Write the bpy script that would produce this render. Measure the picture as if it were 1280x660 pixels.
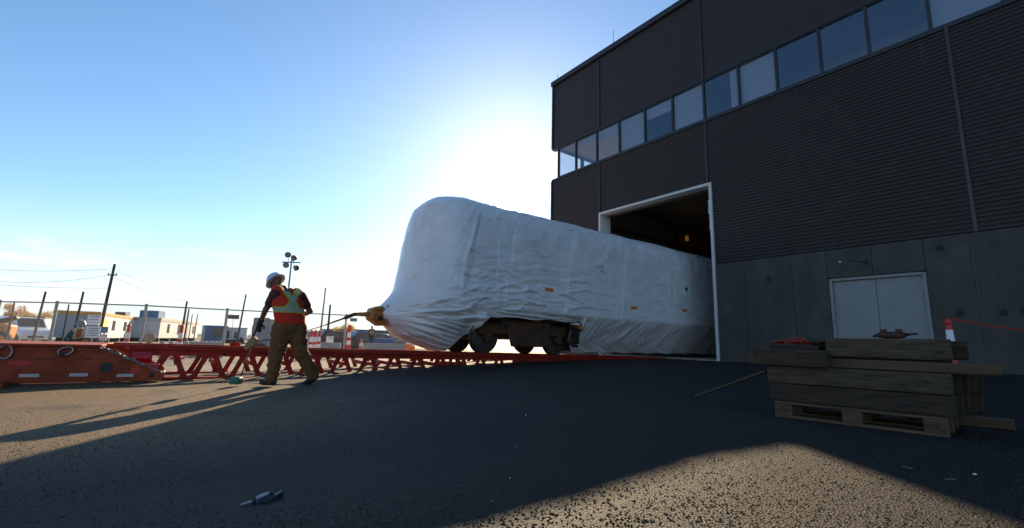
import bpy, bmesh, math, random
import numpy as np
from mathutils import Vector, Matrix, noise

random.seed(7); np.random.seed(7)
for o in list(bpy.data.objects): bpy.data.objects.remove(o)
scene = bpy.context.scene
C = scene.collection
R = math.radians

# ------------------------------------------------------------------ camera
# X runs along the track into the building, Y along the facade, Z up
HEAD = R(36.9); PITCH = R(9.77); ROLL = R(1.59); CAMZ = 0.62
cam_d = bpy.data.cameras.new('camera'); cam = bpy.data.objects.new('camera', cam_d); C.objects.link(cam)
cam_d.sensor_width = 36; cam_d.lens = 16.0; cam_d.clip_end = 6000; cam_d.clip_start = 0.02
fw = Vector((math.sin(HEAD)*math.cos(PITCH), math.cos(HEAD)*math.cos(PITCH), math.sin(PITCH)))
r0 = Vector((math.cos(HEAD), -math.sin(HEAD), 0)); u0 = r0.cross(fw)
rt = r0*math.cos(ROLL) + u0*math.sin(ROLL); upv = u0*math.cos(ROLL) - r0*math.sin(ROLL)
M = Matrix((rt, upv, -fw)).transposed().to_4x4(); M.translation = (0, 0, CAMZ)
cam.matrix_world = M
scene.camera = cam

# ------------------------------------------------------------------ sky and sun
SUN_AZ = R(37.0); SUN_EL = R(21.8)
world = bpy.data.worlds.new('World'); scene.world = world; world.use_nodes = True
wn = world.node_tree.nodes; wl = world.node_tree.links
wn.clear()
w_out = wn.new('ShaderNodeOutputWorld'); w_bg = wn.new('ShaderNodeBackground'); w_sky = wn.new('ShaderNodeTexSky')
w_sky.sky_type = 'NISHITA'; w_sky.sun_disc = False
w_sky.sun_elevation = SUN_EL; w_sky.sun_rotation = SUN_AZ
w_sky.altitude = 50; w_sky.air_density = 1.0; w_sky.dust_density = 0.24; w_sky.ozone_density = 3.0
w_bg.inputs['Strength'].default_value = 0.088
# thin low cumulus near the horizon
tc = wn.new('ShaderNodeTexCoord'); sp = wn.new('ShaderNodeSeparateXYZ'); wl.new(tc.outputs['Generated'], sp.inputs[0])
mp = wn.new('ShaderNodeMapping'); mp.inputs['Scale'].default_value = (1.0, 1.0, 3.6); mp.inputs['Location'].default_value = (0.37, 0.1, 0.0)
wl.new(tc.outputs['Generated'], mp.inputs[0])
cn = wn.new('ShaderNodeTexNoise'); cn.inputs['Scale'].default_value = 7.0; cn.inputs['Detail'].default_value = 8; cn.inputs['Roughness'].default_value = 0.55
wl.new(mp.outputs[0], cn.inputs['Vector'])
cr = wn.new('ShaderNodeMapRange'); cr.interpolation_type = 'SMOOTHSTEP'
cr.inputs['From Min'].default_value = 0.50; cr.inputs['From Max'].default_value = 0.66
wl.new(cn.outputs['Fac'], cr.inputs['Value'])
hi = wn.new('ShaderNodeMapRange'); hi.interpolation_type = 'SMOOTHSTEP'
hi.inputs['From Min'].default_value = 0.17; hi.inputs['From Max'].default_value = 0.09
wl.new(sp.outputs['Z'], hi.inputs['Value'])
mm = wn.new('ShaderNodeMath'); mm.operation = 'MULTIPLY'; wl.new(cr.outputs[0], mm.inputs[0]); wl.new(hi.outputs[0], mm.inputs[1])
m2 = wn.new('ShaderNodeMath'); m2.operation = 'MULTIPLY'; m2.inputs[1].default_value = 0.75; wl.new(mm.outputs[0], m2.inputs[0])
mix = wn.new('ShaderNodeMix'); mix.data_type = 'RGBA'
hz = wn.new('ShaderNodeMapRange'); hz.interpolation_type = 'SMOOTHSTEP'
hz.inputs['From Min'].default_value = 0.24; hz.inputs['From Max'].default_value = -0.02; hz.inputs['To Max'].default_value = 0.85
wl.new(sp.outputs['Z'], hz.inputs['Value'])
hs = wn.new('ShaderNodeHueSaturation'); hs.inputs['Saturation'].default_value = 1.08; wl.new(w_sky.outputs[0], hs.inputs['Color']); hs.inputs['Hue'].default_value = 0.496
hm = wn.new('ShaderNodeMix'); hm.data_type = 'RGBA'; wl.new(hz.outputs[0], hm.inputs['Factor']); wl.new(hs.outputs[0], hm.inputs['A']); hm.inputs['B'].default_value = (4.7, 5.2, 5.45, 1)
wl.new(m2.outputs[0], mix.inputs['Factor']); wl.new(hm.outputs['Result'], mix.inputs['A'])
mix.inputs['B'].default_value = (6.4, 6.3, 6.3, 1)
wl.new(mix.outputs['Result'], w_bg.inputs['Color']); wl.new(w_bg.outputs[0], w_out.inputs[0])

sun_d = bpy.data.lights.new('sun', 'SUN'); sun_d.energy = 5.0; sun_d.angle = R(0.53); sun_d.color = (1.0, 0.77, 0.50)
sun = bpy.data.objects.new('sun', sun_d); C.objects.link(sun)
sdir = Vector((math.sin(SUN_AZ)*math.cos(SUN_EL), math.cos(SUN_AZ)*math.cos(SUN_EL), math.sin(SUN_EL)))
sun.rotation_euler = sdir.to_track_quat('Z', 'Y').to_euler(); sun.location = (20, 30, 30)

vs = scene.view_settings
vs.view_transform = 'Standard'; vs.look = 'None'; vs.gamma = 1.0; vs.use_curve_mapping = False
vs.exposure = 1.12
scene.render.engine = 'CYCLES'

# ------------------------------------------------------------------ materials
MATS = {}
def mat(name, col, rough=0.6, metal=0.0, var=0.25, scale=6.0, bump=0.0, bscale=40.0, spec=0.5, stretch=None, alt=None, coat=0.0, wear=None, tone=0.0):
    """procedural paint: noise between a darker and a lighter (or alternate) tone, fine relief"""
    if name in MATS: return MATS[name]
    m = bpy.data.materials.new(name); m.use_nodes = True; nt = m.node_tree; b = nt.nodes['Principled BSDF']
    b.inputs['Roughness'].default_value = rough; b.inputs['Metallic'].default_value = metal
    b.inputs['Specular IOR Level'].default_value = spec; b.inputs['Coat Weight'].default_value = coat
    t = nt.nodes.new('ShaderNodeTexCoord'); mpn = nt.nodes.new('ShaderNodeMapping'); nt.links.new(t.outputs['Object'], mpn.inputs[0])
    if stretch: mpn.inputs['Scale'].default_value = stretch
    n = nt.nodes.new('ShaderNodeTexNoise'); n.inputs['Scale'].default_value = scale; n.inputs['Detail'].default_value = 6; n.inputs['Roughness'].default_value = 0.65
    nt.links.new(mpn.outputs[0], n.inputs['Vector'])
    mr = nt.nodes.new('ShaderNodeMapRange'); mr.inputs['From Min'].default_value = 0.3; mr.inputs['From Max'].default_value = 0.7
    nt.links.new(n.outputs['Fac'], mr.inputs['Value'])
    mx = nt.nodes.new('ShaderNodeMix'); mx.data_type = 'RGBA'; nt.links.new(mr.outputs[0], mx.inputs['Factor'])
    lo = tuple(c*(1-var) for c in col); hi_ = alt if alt else tuple(min(1, c*(1+var*0.6)) for c in col)
    mx.inputs['A'].default_value = (*lo, 1); mx.inputs['B'].default_value = (*hi_, 1)
    col_out = mx.outputs['Result']
    if wear:                       # (colour, noise scale, threshold, stretch): stains, rust or chipped patches
        mpw = nt.nodes.new('ShaderNodeMapping'); nt.links.new(t.outputs['Object'], mpw.inputs[0]); mpw.inputs['Scale'].default_value = wear[3]
        nw = nt.nodes.new('ShaderNodeTexNoise'); nw.inputs['Scale'].default_value = wear[1]; nw.inputs['Detail'].default_value = 9; nw.inputs['Roughness'].default_value = 0.72; nt.links.new(mpw.outputs[0], nw.inputs['Vector'])
        rw = nt.nodes.new('ShaderNodeMapRange'); rw.inputs['From Min'].default_value = wear[2]; rw.inputs['From Max'].default_value = wear[2]+0.10; nt.links.new(nw.outputs['Fac'], rw.inputs['Value'])
        mw = nt.nodes.new('ShaderNodeMix'); mw.data_type = 'RGBA'; nt.links.new(rw.outputs[0], mw.inputs['Factor']); nt.links.new(col_out, mw.inputs['A']); mw.inputs['B'].default_value = (*wear[0], 1); col_out = mw.outputs['Result']
    if tone > 0:                   # alike pieces differ a little from one another
        oi = nt.nodes.new('ShaderNodeObjectInfo'); rt_ = nt.nodes.new('ShaderNodeMapRange'); rt_.inputs['To Min'].default_value = 1-tone; rt_.inputs['To Max'].default_value = 1+tone; nt.links.new(oi.outputs['Random'], rt_.inputs['Value'])
        vm = nt.nodes.new('ShaderNodeVectorMath'); vm.operation = 'SCALE'; nt.links.new(col_out, vm.inputs[0]); nt.links.new(rt_.outputs[0], vm.inputs['Scale']); col_out = vm.outputs[0]
    nt.links.new(col_out, b.inputs['Base Color'])
    if bump > 0:
        n2 = nt.nodes.new('ShaderNodeTexNoise'); n2.inputs['Scale'].default_value = bscale; n2.inputs['Detail'].default_value = 5
        nt.links.new(mpn.outputs[0], n2.inputs['Vector'])
        bp = nt.nodes.new('ShaderNodeBump'); bp.inputs['Strength'].default_value = bump; bp.inputs['Distance'].default_value = 0.02
        nt.links.new(n2.outputs['Fac'], bp.inputs['Height']); nt.links.new(bp.outputs[0], b.inputs['Normal'])
    MATS[name] = m
    return m

def glass_mat(name, tint, refl=0.35, rough=0.01):
    if name in MATS: return MATS[name]
    m = bpy.data.materials.new(name); m.use_nodes = True; nt = m.node_tree; nt.nodes.clear()
    o = nt.nodes.new('ShaderNodeOutputMaterial'); tr = nt.nodes.new('ShaderNodeBsdfTransparent'); gl = nt.nodes.new('ShaderNodeBsdfGlossy')
    mxs = nt.nodes.new('ShaderNodeMixShader'); fr = nt.nodes.new('ShaderNodeLayerWeight')
    ad = nt.nodes.new('ShaderNodeMath'); ad.operation = 'MULTIPLY_ADD'; ad.inputs[1].default_value = 0.5; ad.inputs[2].default_value = refl; ad.use_clamp = True
    pw = nt.nodes.new('ShaderNodeMath'); pw.operation = 'POWER'; pw.inputs[1].default_value = 4.0
    tr.inputs[0].default_value = (*tint, 1); gl.inputs['Roughness'].default_value = rough; gl.inputs[0].default_value = (0.8, 0.88, 1.0, 1)
    nt.links.new(fr.outputs['Facing'], pw.inputs[0]); nt.links.new(pw.outputs[0], ad.inputs[0]); nt.links.new(ad.outputs[0], mxs.inputs[0])
    nt.links.new(tr.outputs[0], mxs.inputs[1]); nt.links.new(gl.outputs[0], mxs.inputs[2]); nt.links.new(mxs.outputs[0], o.inputs[0])
    MATS[name] = m
    return m

def ground_mat():
    m = bpy.data.materials.new('asphalt'); m.use_nodes = True; nt = m.node_tree; b = nt.nodes['Principled BSDF']; L = nt.links
    def N(t, **k):
        n = nt.nodes.new(t)
        for a, v in k.items(): n.inputs[a].default_value = v
        return n
    t = N('ShaderNodeTexCoord'); sx = N('ShaderNodeSeparateXYZ'); L.new(t.outputs['Object'], sx.inputs[0])
    # aggregate stones
    v = N('ShaderNodeTexVoronoi', Scale=112.0); L.new(t.outputs['Object'], v.inputs['Vector'])
    v2 = N('ShaderNodeTexVoronoi', Scale=210.0); L.new(t.outputs['Object'], v2.inputs['Vector'])
    n1 = N('ShaderNodeTexNoise', Scale=0.55, Detail=7.0, Roughness=0.62); L.new(t.outputs['Object'], n1.inputs['Vector'])
    # long tyre / sweeping streaks running along the facade
    mpn = N('ShaderNodeMapping'); mpn.inputs['Scale'].default_value = (0.5, 2.8, 1); mpn.inputs['Rotation'].default_value = (0, 0, R(-20)); L.new(t.outputs['Object'], mpn.inputs[0])
    n2 = N('ShaderNodeTexNoise', Scale=1.3, Detail=6.0, Roughness=0.6, Distortion=0.6); L.new(mpn.outputs[0], n2.inputs['Vector'])
    sc = N('ShaderNodeSeparateColor'); L.new(v.outputs['Color'], sc.inputs[0])
    cr1 = nt.nodes.new('ShaderNodeValToRGB'); L.new(sc.outputs[0], cr1.inputs[0])
    e = cr1.color_ramp.elements; e[0].position = 0.0; e[0].color = (0.008, 0.0068, 0.0056, 1); e[1].position = 1.0; e[1].color = (0.085, 0.064, 0.037, 1)
    q = cr1.color_ramp.elements.new(0.6); q.color = (0.0115, 0.0094, 0.007, 1)
    q = cr1.color_ramp.elements.new(0.9); q.color = (0.027, 0.0215, 0.0145, 1)
    # binder between stones is darker
    mr = N('ShaderNodeMapRange'); mr.inputs['From Min'].default_value = 0.25; mr.inputs['From Max'].default_value = 0.6; L.new(v.outputs['Distance'], mr.inputs['Value'])
    mx = N('ShaderNodeMix'); mx.data_type = 'RGBA'; L.new(mr.outputs[0], mx.inputs['Factor']); L.new(cr1.outputs[0], mx.inputs['A']); mx.inputs['B'].default_value = (0.0055, 0.005, 0.0045, 1)
    # dust
    mr2 = N('ShaderNodeMapRange'); mr2.inputs['From Min'].default_value = 0.45; mr2.inputs['From Max'].default_value = 0.75; mr2.inputs['To Max'].default_value = 0.55; L.new(n1.outputs['Fac'], mr2.inputs['Value'])
    mr3 = N('ShaderNodeMapRange'); mr3.inputs['From Min'].default_value = 0.52; mr3.inputs['From Max'].default_value = 0.72; mr3.inputs['To Max'].default_value = 0.75; L.new(n2.outputs['Fac'], mr3.inputs['Value'])
    ad = N('ShaderNodeMath'); ad.operation = 'MAXIMUM'; L.new(mr2.outputs[0], ad.inputs[0]); L.new(mr3.outputs[0], ad.inputs[1])
    mx2 = N('ShaderNodeMix'); mx2.data_type = 'RGBA'; L.new(ad.outputs[0], mx2.inputs['Factor']); L.new(mx.outputs['Result'], mx2.inputs['A']); mx2.inputs['B'].default_value = (0.026, 0.0215, 0.0155, 1)
    dx_ = N('ShaderNodeMapRange'); dx_.interpolation_type = 'SMOOTHSTEP'; dx_.inputs['From Min'].default_value = 2.6; dx_.inputs['From Max'].default_value = 0.5; dx_.inputs['To Max'].default_value = 0.9  # dusty tan strip by the track, brightened and masked to paint in sunlight
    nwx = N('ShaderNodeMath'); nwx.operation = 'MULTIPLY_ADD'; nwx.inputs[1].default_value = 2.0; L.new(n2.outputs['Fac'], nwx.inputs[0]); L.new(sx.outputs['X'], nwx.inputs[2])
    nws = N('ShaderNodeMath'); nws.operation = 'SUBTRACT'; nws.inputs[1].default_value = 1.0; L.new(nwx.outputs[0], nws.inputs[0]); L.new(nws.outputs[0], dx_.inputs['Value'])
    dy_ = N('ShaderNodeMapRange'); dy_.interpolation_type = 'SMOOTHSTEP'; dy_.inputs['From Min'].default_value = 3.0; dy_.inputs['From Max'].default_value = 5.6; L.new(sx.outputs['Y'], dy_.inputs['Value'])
    lit_strip = N('ShaderNodeMath'); lit_strip.operation = 'MULTIPLY'; L.new(dx_.outputs[0], lit_strip.inputs[0]); L.new(dy_.outputs[0], lit_strip.inputs[1])
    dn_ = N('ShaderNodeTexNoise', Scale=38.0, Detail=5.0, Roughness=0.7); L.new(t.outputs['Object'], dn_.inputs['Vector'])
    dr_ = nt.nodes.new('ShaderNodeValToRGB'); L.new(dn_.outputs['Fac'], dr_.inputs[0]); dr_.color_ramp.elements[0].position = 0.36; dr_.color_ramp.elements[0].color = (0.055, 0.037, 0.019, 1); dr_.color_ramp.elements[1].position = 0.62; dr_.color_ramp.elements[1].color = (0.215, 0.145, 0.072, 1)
    mxd = N('ShaderNodeMix'); mxd.data_type = 'RGBA'; L.new(lit_strip.outputs[0], mxd.inputs['Factor']); L.new(mx2.outputs['Result'], mxd.inputs['A']); L.new(dr_.outputs[0], mxd.inputs['B'])
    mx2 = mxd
    # pale gravel yard beyond the track
    ym = N('ShaderNodeMapRange'); ym.interpolation_type = 'SMOOTHSTEP'; ym.inputs['From Min'].default_value = 12.2; ym.inputs['From Max'].default_value = 14.0; 
    nadd = N('ShaderNodeMath'); nadd.operation = 'MULTIPLY_ADD'; nadd.inputs[1].default_value = 3.0; L.new(n1.outputs['Fac'], nadd.inputs[0]); L.new(sx.outputs['Y'], nadd.inputs[2])
    L.new(nadd.outputs[0], ym.inputs['Value'])
    yc = nt.nodes.new('ShaderNodeValToRGB'); L.new(n2.outputs['Fac'], yc.inputs[0])
    yc.color_ramp.elements[0].position = 0.3; yc.color_ramp.elements[0].color = (0.17, 0.14, 0.10, 1); yc.color_ramp.elements[1].position = 0.7; yc.color_ramp.elements[1].color = (0.30, 0.25, 0.18, 1)
    mx3 = N('ShaderNodeMix'); mx3.data_type = 'RGBA'; L.new(ym.outputs[0], mx3.inputs['Factor']); L.new(mx2.outputs['Result'], mx3.inputs['A']); L.new(yc.outputs[0], mx3.inputs['B'])
    # cracks, patch seams and oil stains
    nd = N('ShaderNodeTexNoise', Scale=1.6, Detail=5.0); L.new(t.outputs['Object'], nd.inputs['Vector'])
    va = N('ShaderNodeVectorMath'); va.operation = 'MULTIPLY_ADD'; va.inputs[1].default_value = (0.7, 0.7, 0); L.new(nd.outputs['Color'], va.inputs[0]); L.new(t.outputs['Object'], va.inputs[2])
    vc = N('ShaderNodeTexVoronoi', Scale=0.42); vc.feature = 'DISTANCE_TO_EDGE'; L.new(va.outputs[0], vc.inputs['Vector'])
    ck = N('ShaderNodeMapRange'); ck.inputs['From Min'].default_value = 0.0035; ck.inputs['From Max'].default_value = 0.0015; L.new(vc.outputs['Distance'], ck.inputs['Value'])
    ckm = N('ShaderNodeMapRange'); ckm.inputs['From Min'].default_value = 0.5; ckm.inputs['From Max'].default_value = 0.6; L.new(n1.outputs['Fac'], ckm.inputs['Value'])
    ckk = N('ShaderNodeMath'); ckk.operation = 'MULTIPLY'; L.new(ck.outputs[0], ckk.inputs[0]); L.new(ckm.outputs[0], ckk.inputs[1])
    no = N('ShaderNodeTexNoise', Scale=0.9, Detail=4.0, Roughness=0.5); L.new(va.outputs[0], no.inputs['Vector'])
    ol = N('ShaderNodeMapRange'); ol.inputs['From Min'].default_value = 0.60; ol.inputs['From Max'].default_value = 0.70; ol.inputs['To Max'].default_value = 0.65; L.new(no.outputs['Fac'], ol.inputs['Value'])
    om = N('ShaderNodeMath'); om.operation = 'MAXIMUM'; L.new(ckk.outputs[0], om.inputs[0]); L.new(ol.outputs[0], om.inputs[1])
    mx4 = N('ShaderNodeMix'); mx4.data_type = 'RGBA'; L.new(om.outputs[0], mx4.inputs['Factor']); L.new(mx3.outputs['Result'], mx4.inputs['A']); mx4.inputs['B'].default_value = (0.005, 0.0045, 0.004, 1)
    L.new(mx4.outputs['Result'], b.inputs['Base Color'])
    b.inputs['Roughness'].default_value = 0.78; b.inputs['Specular IOR Level'].default_value = 0.35
    # relief: stones, small grit, gentle unevenness
    b1 = N('ShaderNodeBump', Strength=1.0, Distance=0.009); b1.invert = True; L.new(v.outputs['Distance'], b1.inputs['Height'])
    b2 = N('ShaderNodeBump', Strength=0.6, Distance=0.002); b2.invert = True; L.new(v2.outputs['Distance'], b2.inputs['Height']); L.new(b1.outputs[0], b2.inputs['Normal'])
    b3 = N('ShaderNodeBump', Strength=0.15, Distance=0.05); L.new(n2.outputs['Fac'], b3.inputs['Height']); L.new(b2.outputs[0], b3.inputs['Normal'])
    L.new(b3.outputs[0], b.inputs['Normal'])
    return m

# ------------------------------------------------------------------ mesh helpers
class MB:
    def __init__(s): s.v = []; s.f = []
    def add(s, vs, fs):
        n = len(s.v); s.v += [tuple(p) for p in vs]; s.f += [tuple(i+n for i in f) for f in fs]; return s
    def box(s, x0, x1, y0, y1, z0, z1):
        return s.add([(x0,y0,z0),(x1,y0,z0),(x1,y1,z0),(x0,y1,z0),(x0,y0,z1),(x1,y0,z1),(x1,y1,z1),(x0,y1,z1)],
                     [(3,2,1,0),(4,5,6,7),(0,1,5,4),(1,2,6,5),(2,3,7,6),(3,0,4,7)])
    def obox(s, c, size, rot):     # rot: 3x3 or Euler tuple
        m = rot if isinstance(rot, Matrix) else __import__('mathutils').Euler(rot).to_matrix()
        c = Vector(c); h = [k/2 for k in size]; vs = []
        for sz in (-1, 1):
            for sx_, sy_ in ((-1,-1),(1,-1),(1,1),(-1,1)): vs.append(c + m @ Vector((sx_*h[0], sy_*h[1], sz*h[2])))
        return s.add(vs, [(3,2,1,0),(4,5,6,7),(0,1,5,4),(1,2,6,5),(2,3,7,6),(3,0,4,7)])
    def tube(s, pts, rad, n=8, cap=True):
        pts = [Vector(p) for p in pts]; k = len(pts); rs = rad if isinstance(rad, (list, tuple)) else [rad]*k
        base = len(s.v); prev = None
        for i, p in enumerate(pts):
            d = (pts[min(i+1, k-1)] - pts[max(i-1, 0)]).normalized()
            if prev is None:
                a = Vector((0,0,1)) if abs(d.z) < 0.9 else Vector((1,0,0))
                u = d.cross(a).normalized()
            else: u = (prev - d*prev.dot(d)).normalized()
            prev = u; w = d.cross(u)
            for j in range(n):
                t = 2*math.pi*j/n; s.v.append(tuple(p + (u*math.cos(t) + w*math.sin(t))*rs[i]))
        for i in range(k-1):
            for j in range(n):
                a = base+i*n+j; b_ = base+i*n+(j+1) % n; s.f.append((a, b_, b_+n, a+n))
        if cap:
            s.f.append(tuple(base+j for j in reversed(range(n)))); s.f.append(tuple(base+(k-1)*n+j for j in range(n)))
        return s
    def loft(s, rings, cap=True):
        base = len(s.v); n = len(rings[0])
        for r in rings: s.v += [tuple(p) for p in r]
        for i in range(len(rings)-1):
            for j in range(n):
                a = base+i*n+j; b_ = base+i*n+(j+1) % n; s.f.append((a, b_, b_+n, a+n))
        if cap:
            s.f.append(tuple(base+j for j in reversed(range(n)))); s.f.append(tuple(base+(len(rings)-1)*n+j for j in range(n)))
        return s
    def ball(s, c, r, nu=12, nv=8, sc=(1,1,1), zmin=-1.0):
        rings = []
        for i in range(nv+1):
            ph = -math.pi/2 + math.pi*i/nv; z = max(math.sin(ph), zmin); q = max(math.cos(ph), 0.02)
            rings.append([(c[0]+r*sc[0]*q*math.cos(2*math.pi*j/nu), c[1]+r*sc[1]*q*math.sin(2*math.pi*j/nu), c[2]+r*sc[2]*z) for j in range(nu)])
        return s.loft(rings)
    def prism(s, poly, axis, a0, a1):   # poly in the two other axes, extruded from a0 to a1
        def P(p, a):
            return (a, p[0], p[1]) if axis == 'x' else (p[0], a, p[1]) if axis == 'y' else (p[0], p[1], a)
        n = len(poly)
        return s.add([P(p, a0) for p in poly] + [P(p, a1) for p in poly],
                     [tuple(range(n)), tuple(reversed(range(n, 2*n)))] + [(i, i+n, (i+1) % n+n, (i+1) % n) for i in range(n)])
    def mesh(s, name='mesh', off=(0,0,0)):
        me = bpy.data.meshes.new(name)
        me.from_pydata([(a-off[0], b-off[1], c-off[2]) for a, b, c in s.v], [], s.f)
        bm = bmesh.new(); bm.from_mesh(me); bmesh.ops.recalc_face_normals(bm, faces=bm.faces); bm.to_mesh(me); bm.free()
        return me
    def build(s, name, m, parent=None, smooth=False, bevel=0.0, world=False, segs=1):
        off = (0,0,0)
        if world and parent is not None:
            p = parent; off = Vector((0,0,0))
            while p is not None: off = off + p.location; p = p.parent
        me = s.mesh(name, off)
        return link(name, me, m, parent, smooth, bevel, segs)
def link(name, me, m, parent=None, smooth=False, bevel=0.0, segs=1):
    o = bpy.data.objects.new(name, me); C.objects.link(o); o.parent = parent
    if m is not None and not me.materials: me.materials.append(m)
    if smooth:
        me.shade_smooth()
        if smooth != True: me.set_sharp_from_angle(angle=R(smooth))
    if bevel > 0:
        bv = o.modifiers.new('bevel', 'BEVEL'); bv.width = bevel; bv.segments = segs; bv.limit_method = 'ANGLE'
    return o
def tag(o, label=None, cat=None, group=None, kind=None):
    if label: o['label'] = label
    if cat: o['category'] = cat
    if group: o['group'] = group
    if kind: o['kind'] = kind
    return o
def thing(name, label, cat, loc=(0,0,0), rz=0.0, group=None):
    o = bpy.data.objects.new(name, None); C.objects.link(o); o.empty_display_size = 0.2
    o.location = loc; o.rotation_euler = (0, 0, rz)
    return tag(o, label, cat, group)
def copy_tree(o, parent=None):
    c = o.copy(); C.objects.link(c); c.parent = parent
    for ch in list(o.children): copy_tree(ch, c)
    return c
def sstep(a, b, x):
    t = min(1.0, max(0.0, (x-a)/(b-a))); return t*t*(3-2*t)
def lerp_tab(tab, x):
    if x <= tab[0][0]: return tab[0][1]
    for (a, b), (c, d) in zip(tab, tab[1:]):
        if x <= c: return b + (d-b)*(x-a)/(c-a)
    return tab[-1][1]
def ell(c, rx, ry, n=14, yaw=0.0, tilt=0.0):
    """elliptical ring in the XY plane; yaw about z"""
    pts = []
    for j in range(n):
        t = 2*math.pi*j/n; x = rx*math.cos(t); y = ry*math.sin(t)
        X = x*math.cos(yaw) - y*math.sin(yaw); Y = x*math.sin(yaw) + y*math.cos(yaw)
        pts.append((c[0]+X, c[1]+Y, c[2] + tilt*X))
    return pts
def remeshed(mb, name, m, parent, voxel, smooth=4, factor=0.5):
    """fuse overlapping volumes into one continuous skin"""
    me = mb.mesh(name); t = bpy.data.objects.new('tmp', me); C.objects.link(t)
    r = t.modifiers.new('r', 'REMESH'); r.mode = 'VOXEL'; r.voxel_size = voxel; r.use_smooth_shade = True
    s = t.modifiers.new('s', 'SMOOTH'); s.iterations = smooth; s.factor = factor
    dg = bpy.context.evaluated_depsgraph_get(); dg.update()
    out = bpy.data.meshes.new_from_object(t.evaluated_get(dg)); out.name = name
    bpy.data.objects.remove(t); bpy.data.meshes.remove(me)
    out.materials.clear(); out.materials.append(m); out.shade_smooth()
    o = bpy.data.objects.new(name, out); C.objects.link(o); o.parent = parent
    return o

# ------------------------------------------------------------------ ground
RAIL = [(-0.1, -0.23), (2.7, -0.16), (5.8, -0.03), (9.6, 0.10), (15.0, 0.17)]
def gz(x, y):
    near = 0.22*sstep(6.5, 15.0, x) - 0.20*sstep(2.8, 0.3, x)*sstep(1.0, 3.2, y)
    rail = lerp_tab(RAIL, x) if x > -0.1 else -0.23 - 0.05*sstep(-0.1, -12, x)
    w = sstep(3.5, 9.5, y); z = near*(1-w) + rail*w
    far = -0.55*sstep(16.0, 34.0, y)*sstep(15.3, 14.0, x) if y < 400 else -0.55
    z = z*(1-sstep(16, 34, y)*(1 if x < 15.4 else sstep(17.5, 30, y))) + (far if x < 15.4 else -0.55*sstep(18, 34, y))
    return z
xs = sorted(set([round(v, 3) for v in np.concatenate([np.linspace(-14, 20, 137), np.linspace(-60, -14, 20), np.linspace(20, 90, 24), [-2500, -1200, -500, -220, -110, 150, 300, 700, 1500, 2500]])]))
ys = sorted(set([round(v, 3) for v in np.concatenate([np.linspace(-6, 40, 141), np.linspace(40, 130, 19), [-2500, -900, -300, -100, -40, -15, 180, 300, 600, 1200, 2600]])]))
gv = [(x, y, gz(x, y)) for y in ys for x in xs]; nx = len(xs)
gf = [(j*nx+i, j*nx+i+1, (j+1)*nx+i+1, (j+1)*nx+i) for j in range(len(ys)-1) for i in range(nx-1)]
gme = bpy.data.meshes.new('ground'); gme.from_pydata(gv, [], gf)
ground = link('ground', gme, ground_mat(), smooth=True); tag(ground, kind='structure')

# ------------------------------------------------------------------ building
XF = 15.4; YC = 17.15; YR = -24.0; XB = 60.0; ZTOP = 14.5
m_clad = mat('dark_cladding', (0.0245, 0.0150, 0.0112), 0.5, 0.1, 0.2, 1.2, 0.05, 60, wear=((0.030, 0.024, 0.020), 1.5, 0.56, (1, 3, 0.25)), tone=0.10)
m_trim = mat('dark_trim', (0.055, 0.05, 0.048), 0.4, 0.4, 0.1, 3)
m_cope = mat('coping', (0.06, 0.057, 0.06), 0.4, 0.5, 0.1, 3)
m_conc = mat('precast_concrete', (0.068, 0.060, 0.050), 0.85, 0, 0.25, 1.6, 0.15, 70, alt=(0.088, 0.079, 0.067), wear=((0.055, 0.048, 0.040), 1.2, 0.58, (1, 2.2, 0.35)), tone=0.12)
m_white = mat('white_frame_paint', (0.62, 0.60, 0.57), 0.45, 0, 0.08, 5)
m_inner = mat('hall_interior', (0.55, 0.44, 0.28), 0.9, 0, 0.2, 0.7)
m_beam = mat('hall_steel', (0.20, 0.14, 0.08), 0.7, 0.1, 0.2, 2)
m_frame = mat('window_frame_metal', (0.045, 0.043, 0.043), 0.4, 0.5, 0.1, 4)
m_glass = glass_mat('window_glass', (0.86, 0.88, 0.90), 0.10)
m_blind = mat('roller_blind', (0.40, 0.40, 0.40), 0.8, 0, 0.06, 8)
m_door = mat('door_paint', (0.27, 0.27, 0.27), 0.5, 0, 0.10, 2.5, wear=((0.17, 0.165, 0.155), 2.0, 0.60, (1, 2, 0.5)))
m_dark = mat('black_rubber', (0.02, 0.02, 0.02), 0.7, 0, 0.2, 20)
m_steel = mat('steel', (0.32, 0.32, 0.33), 0.4, 0.9, 0.25, 12)
m_room = mat('office_wall', (0.42, 0.41, 0.40), 0.9, 0, 0.1, 2)

bld = thing('industrial_building', 'tall dark ribbed-metal workshop building with window band and open bay door', 'building', (XF, 4.0, 0.2))
def bpart(mb, name, m, parent=None, bevel=0.0): return mb.build(name, m, parent or bld, bevel=bevel, world=True)
def corrugated(y0, y1, z0, z1, pitch=0.112, depth=0.018, x=XF, name='wall_panel'):
    n = max(1, int(round((z1-z0)/pitch))); p = (z1-z0)/n; zz = []
    for i in range(n):
        a = z0 + i*p; zz += [(a, 0), (a+0.18*p, -depth), (a+0.62*p, -depth), (a+0.80*p, 0)]
    zz.append((z1, 0)); vs_ = []; fs_ = []
    for z, d in zz: vs_ += [(x+d, y0, z), (x+d, y1, z)]
    for i in range(len(zz)-1): fs_.append((2*i, 2*i+1, 2*i+3, 2*i+2))
    return bpart(MB().add(vs_, fs_), name, m_clad)
JY = [YC, 13.85, 8.55, 1.80, -4.95, -11.7, -18.4, YR]         # vertical joints of the cladding
ZS, ZH = 9.14, 10.76                                             # window band
ZC = 3.55
DY0, DY1, DZ = 8.50, 13.76, 6.52                                 # bay door opening
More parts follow.
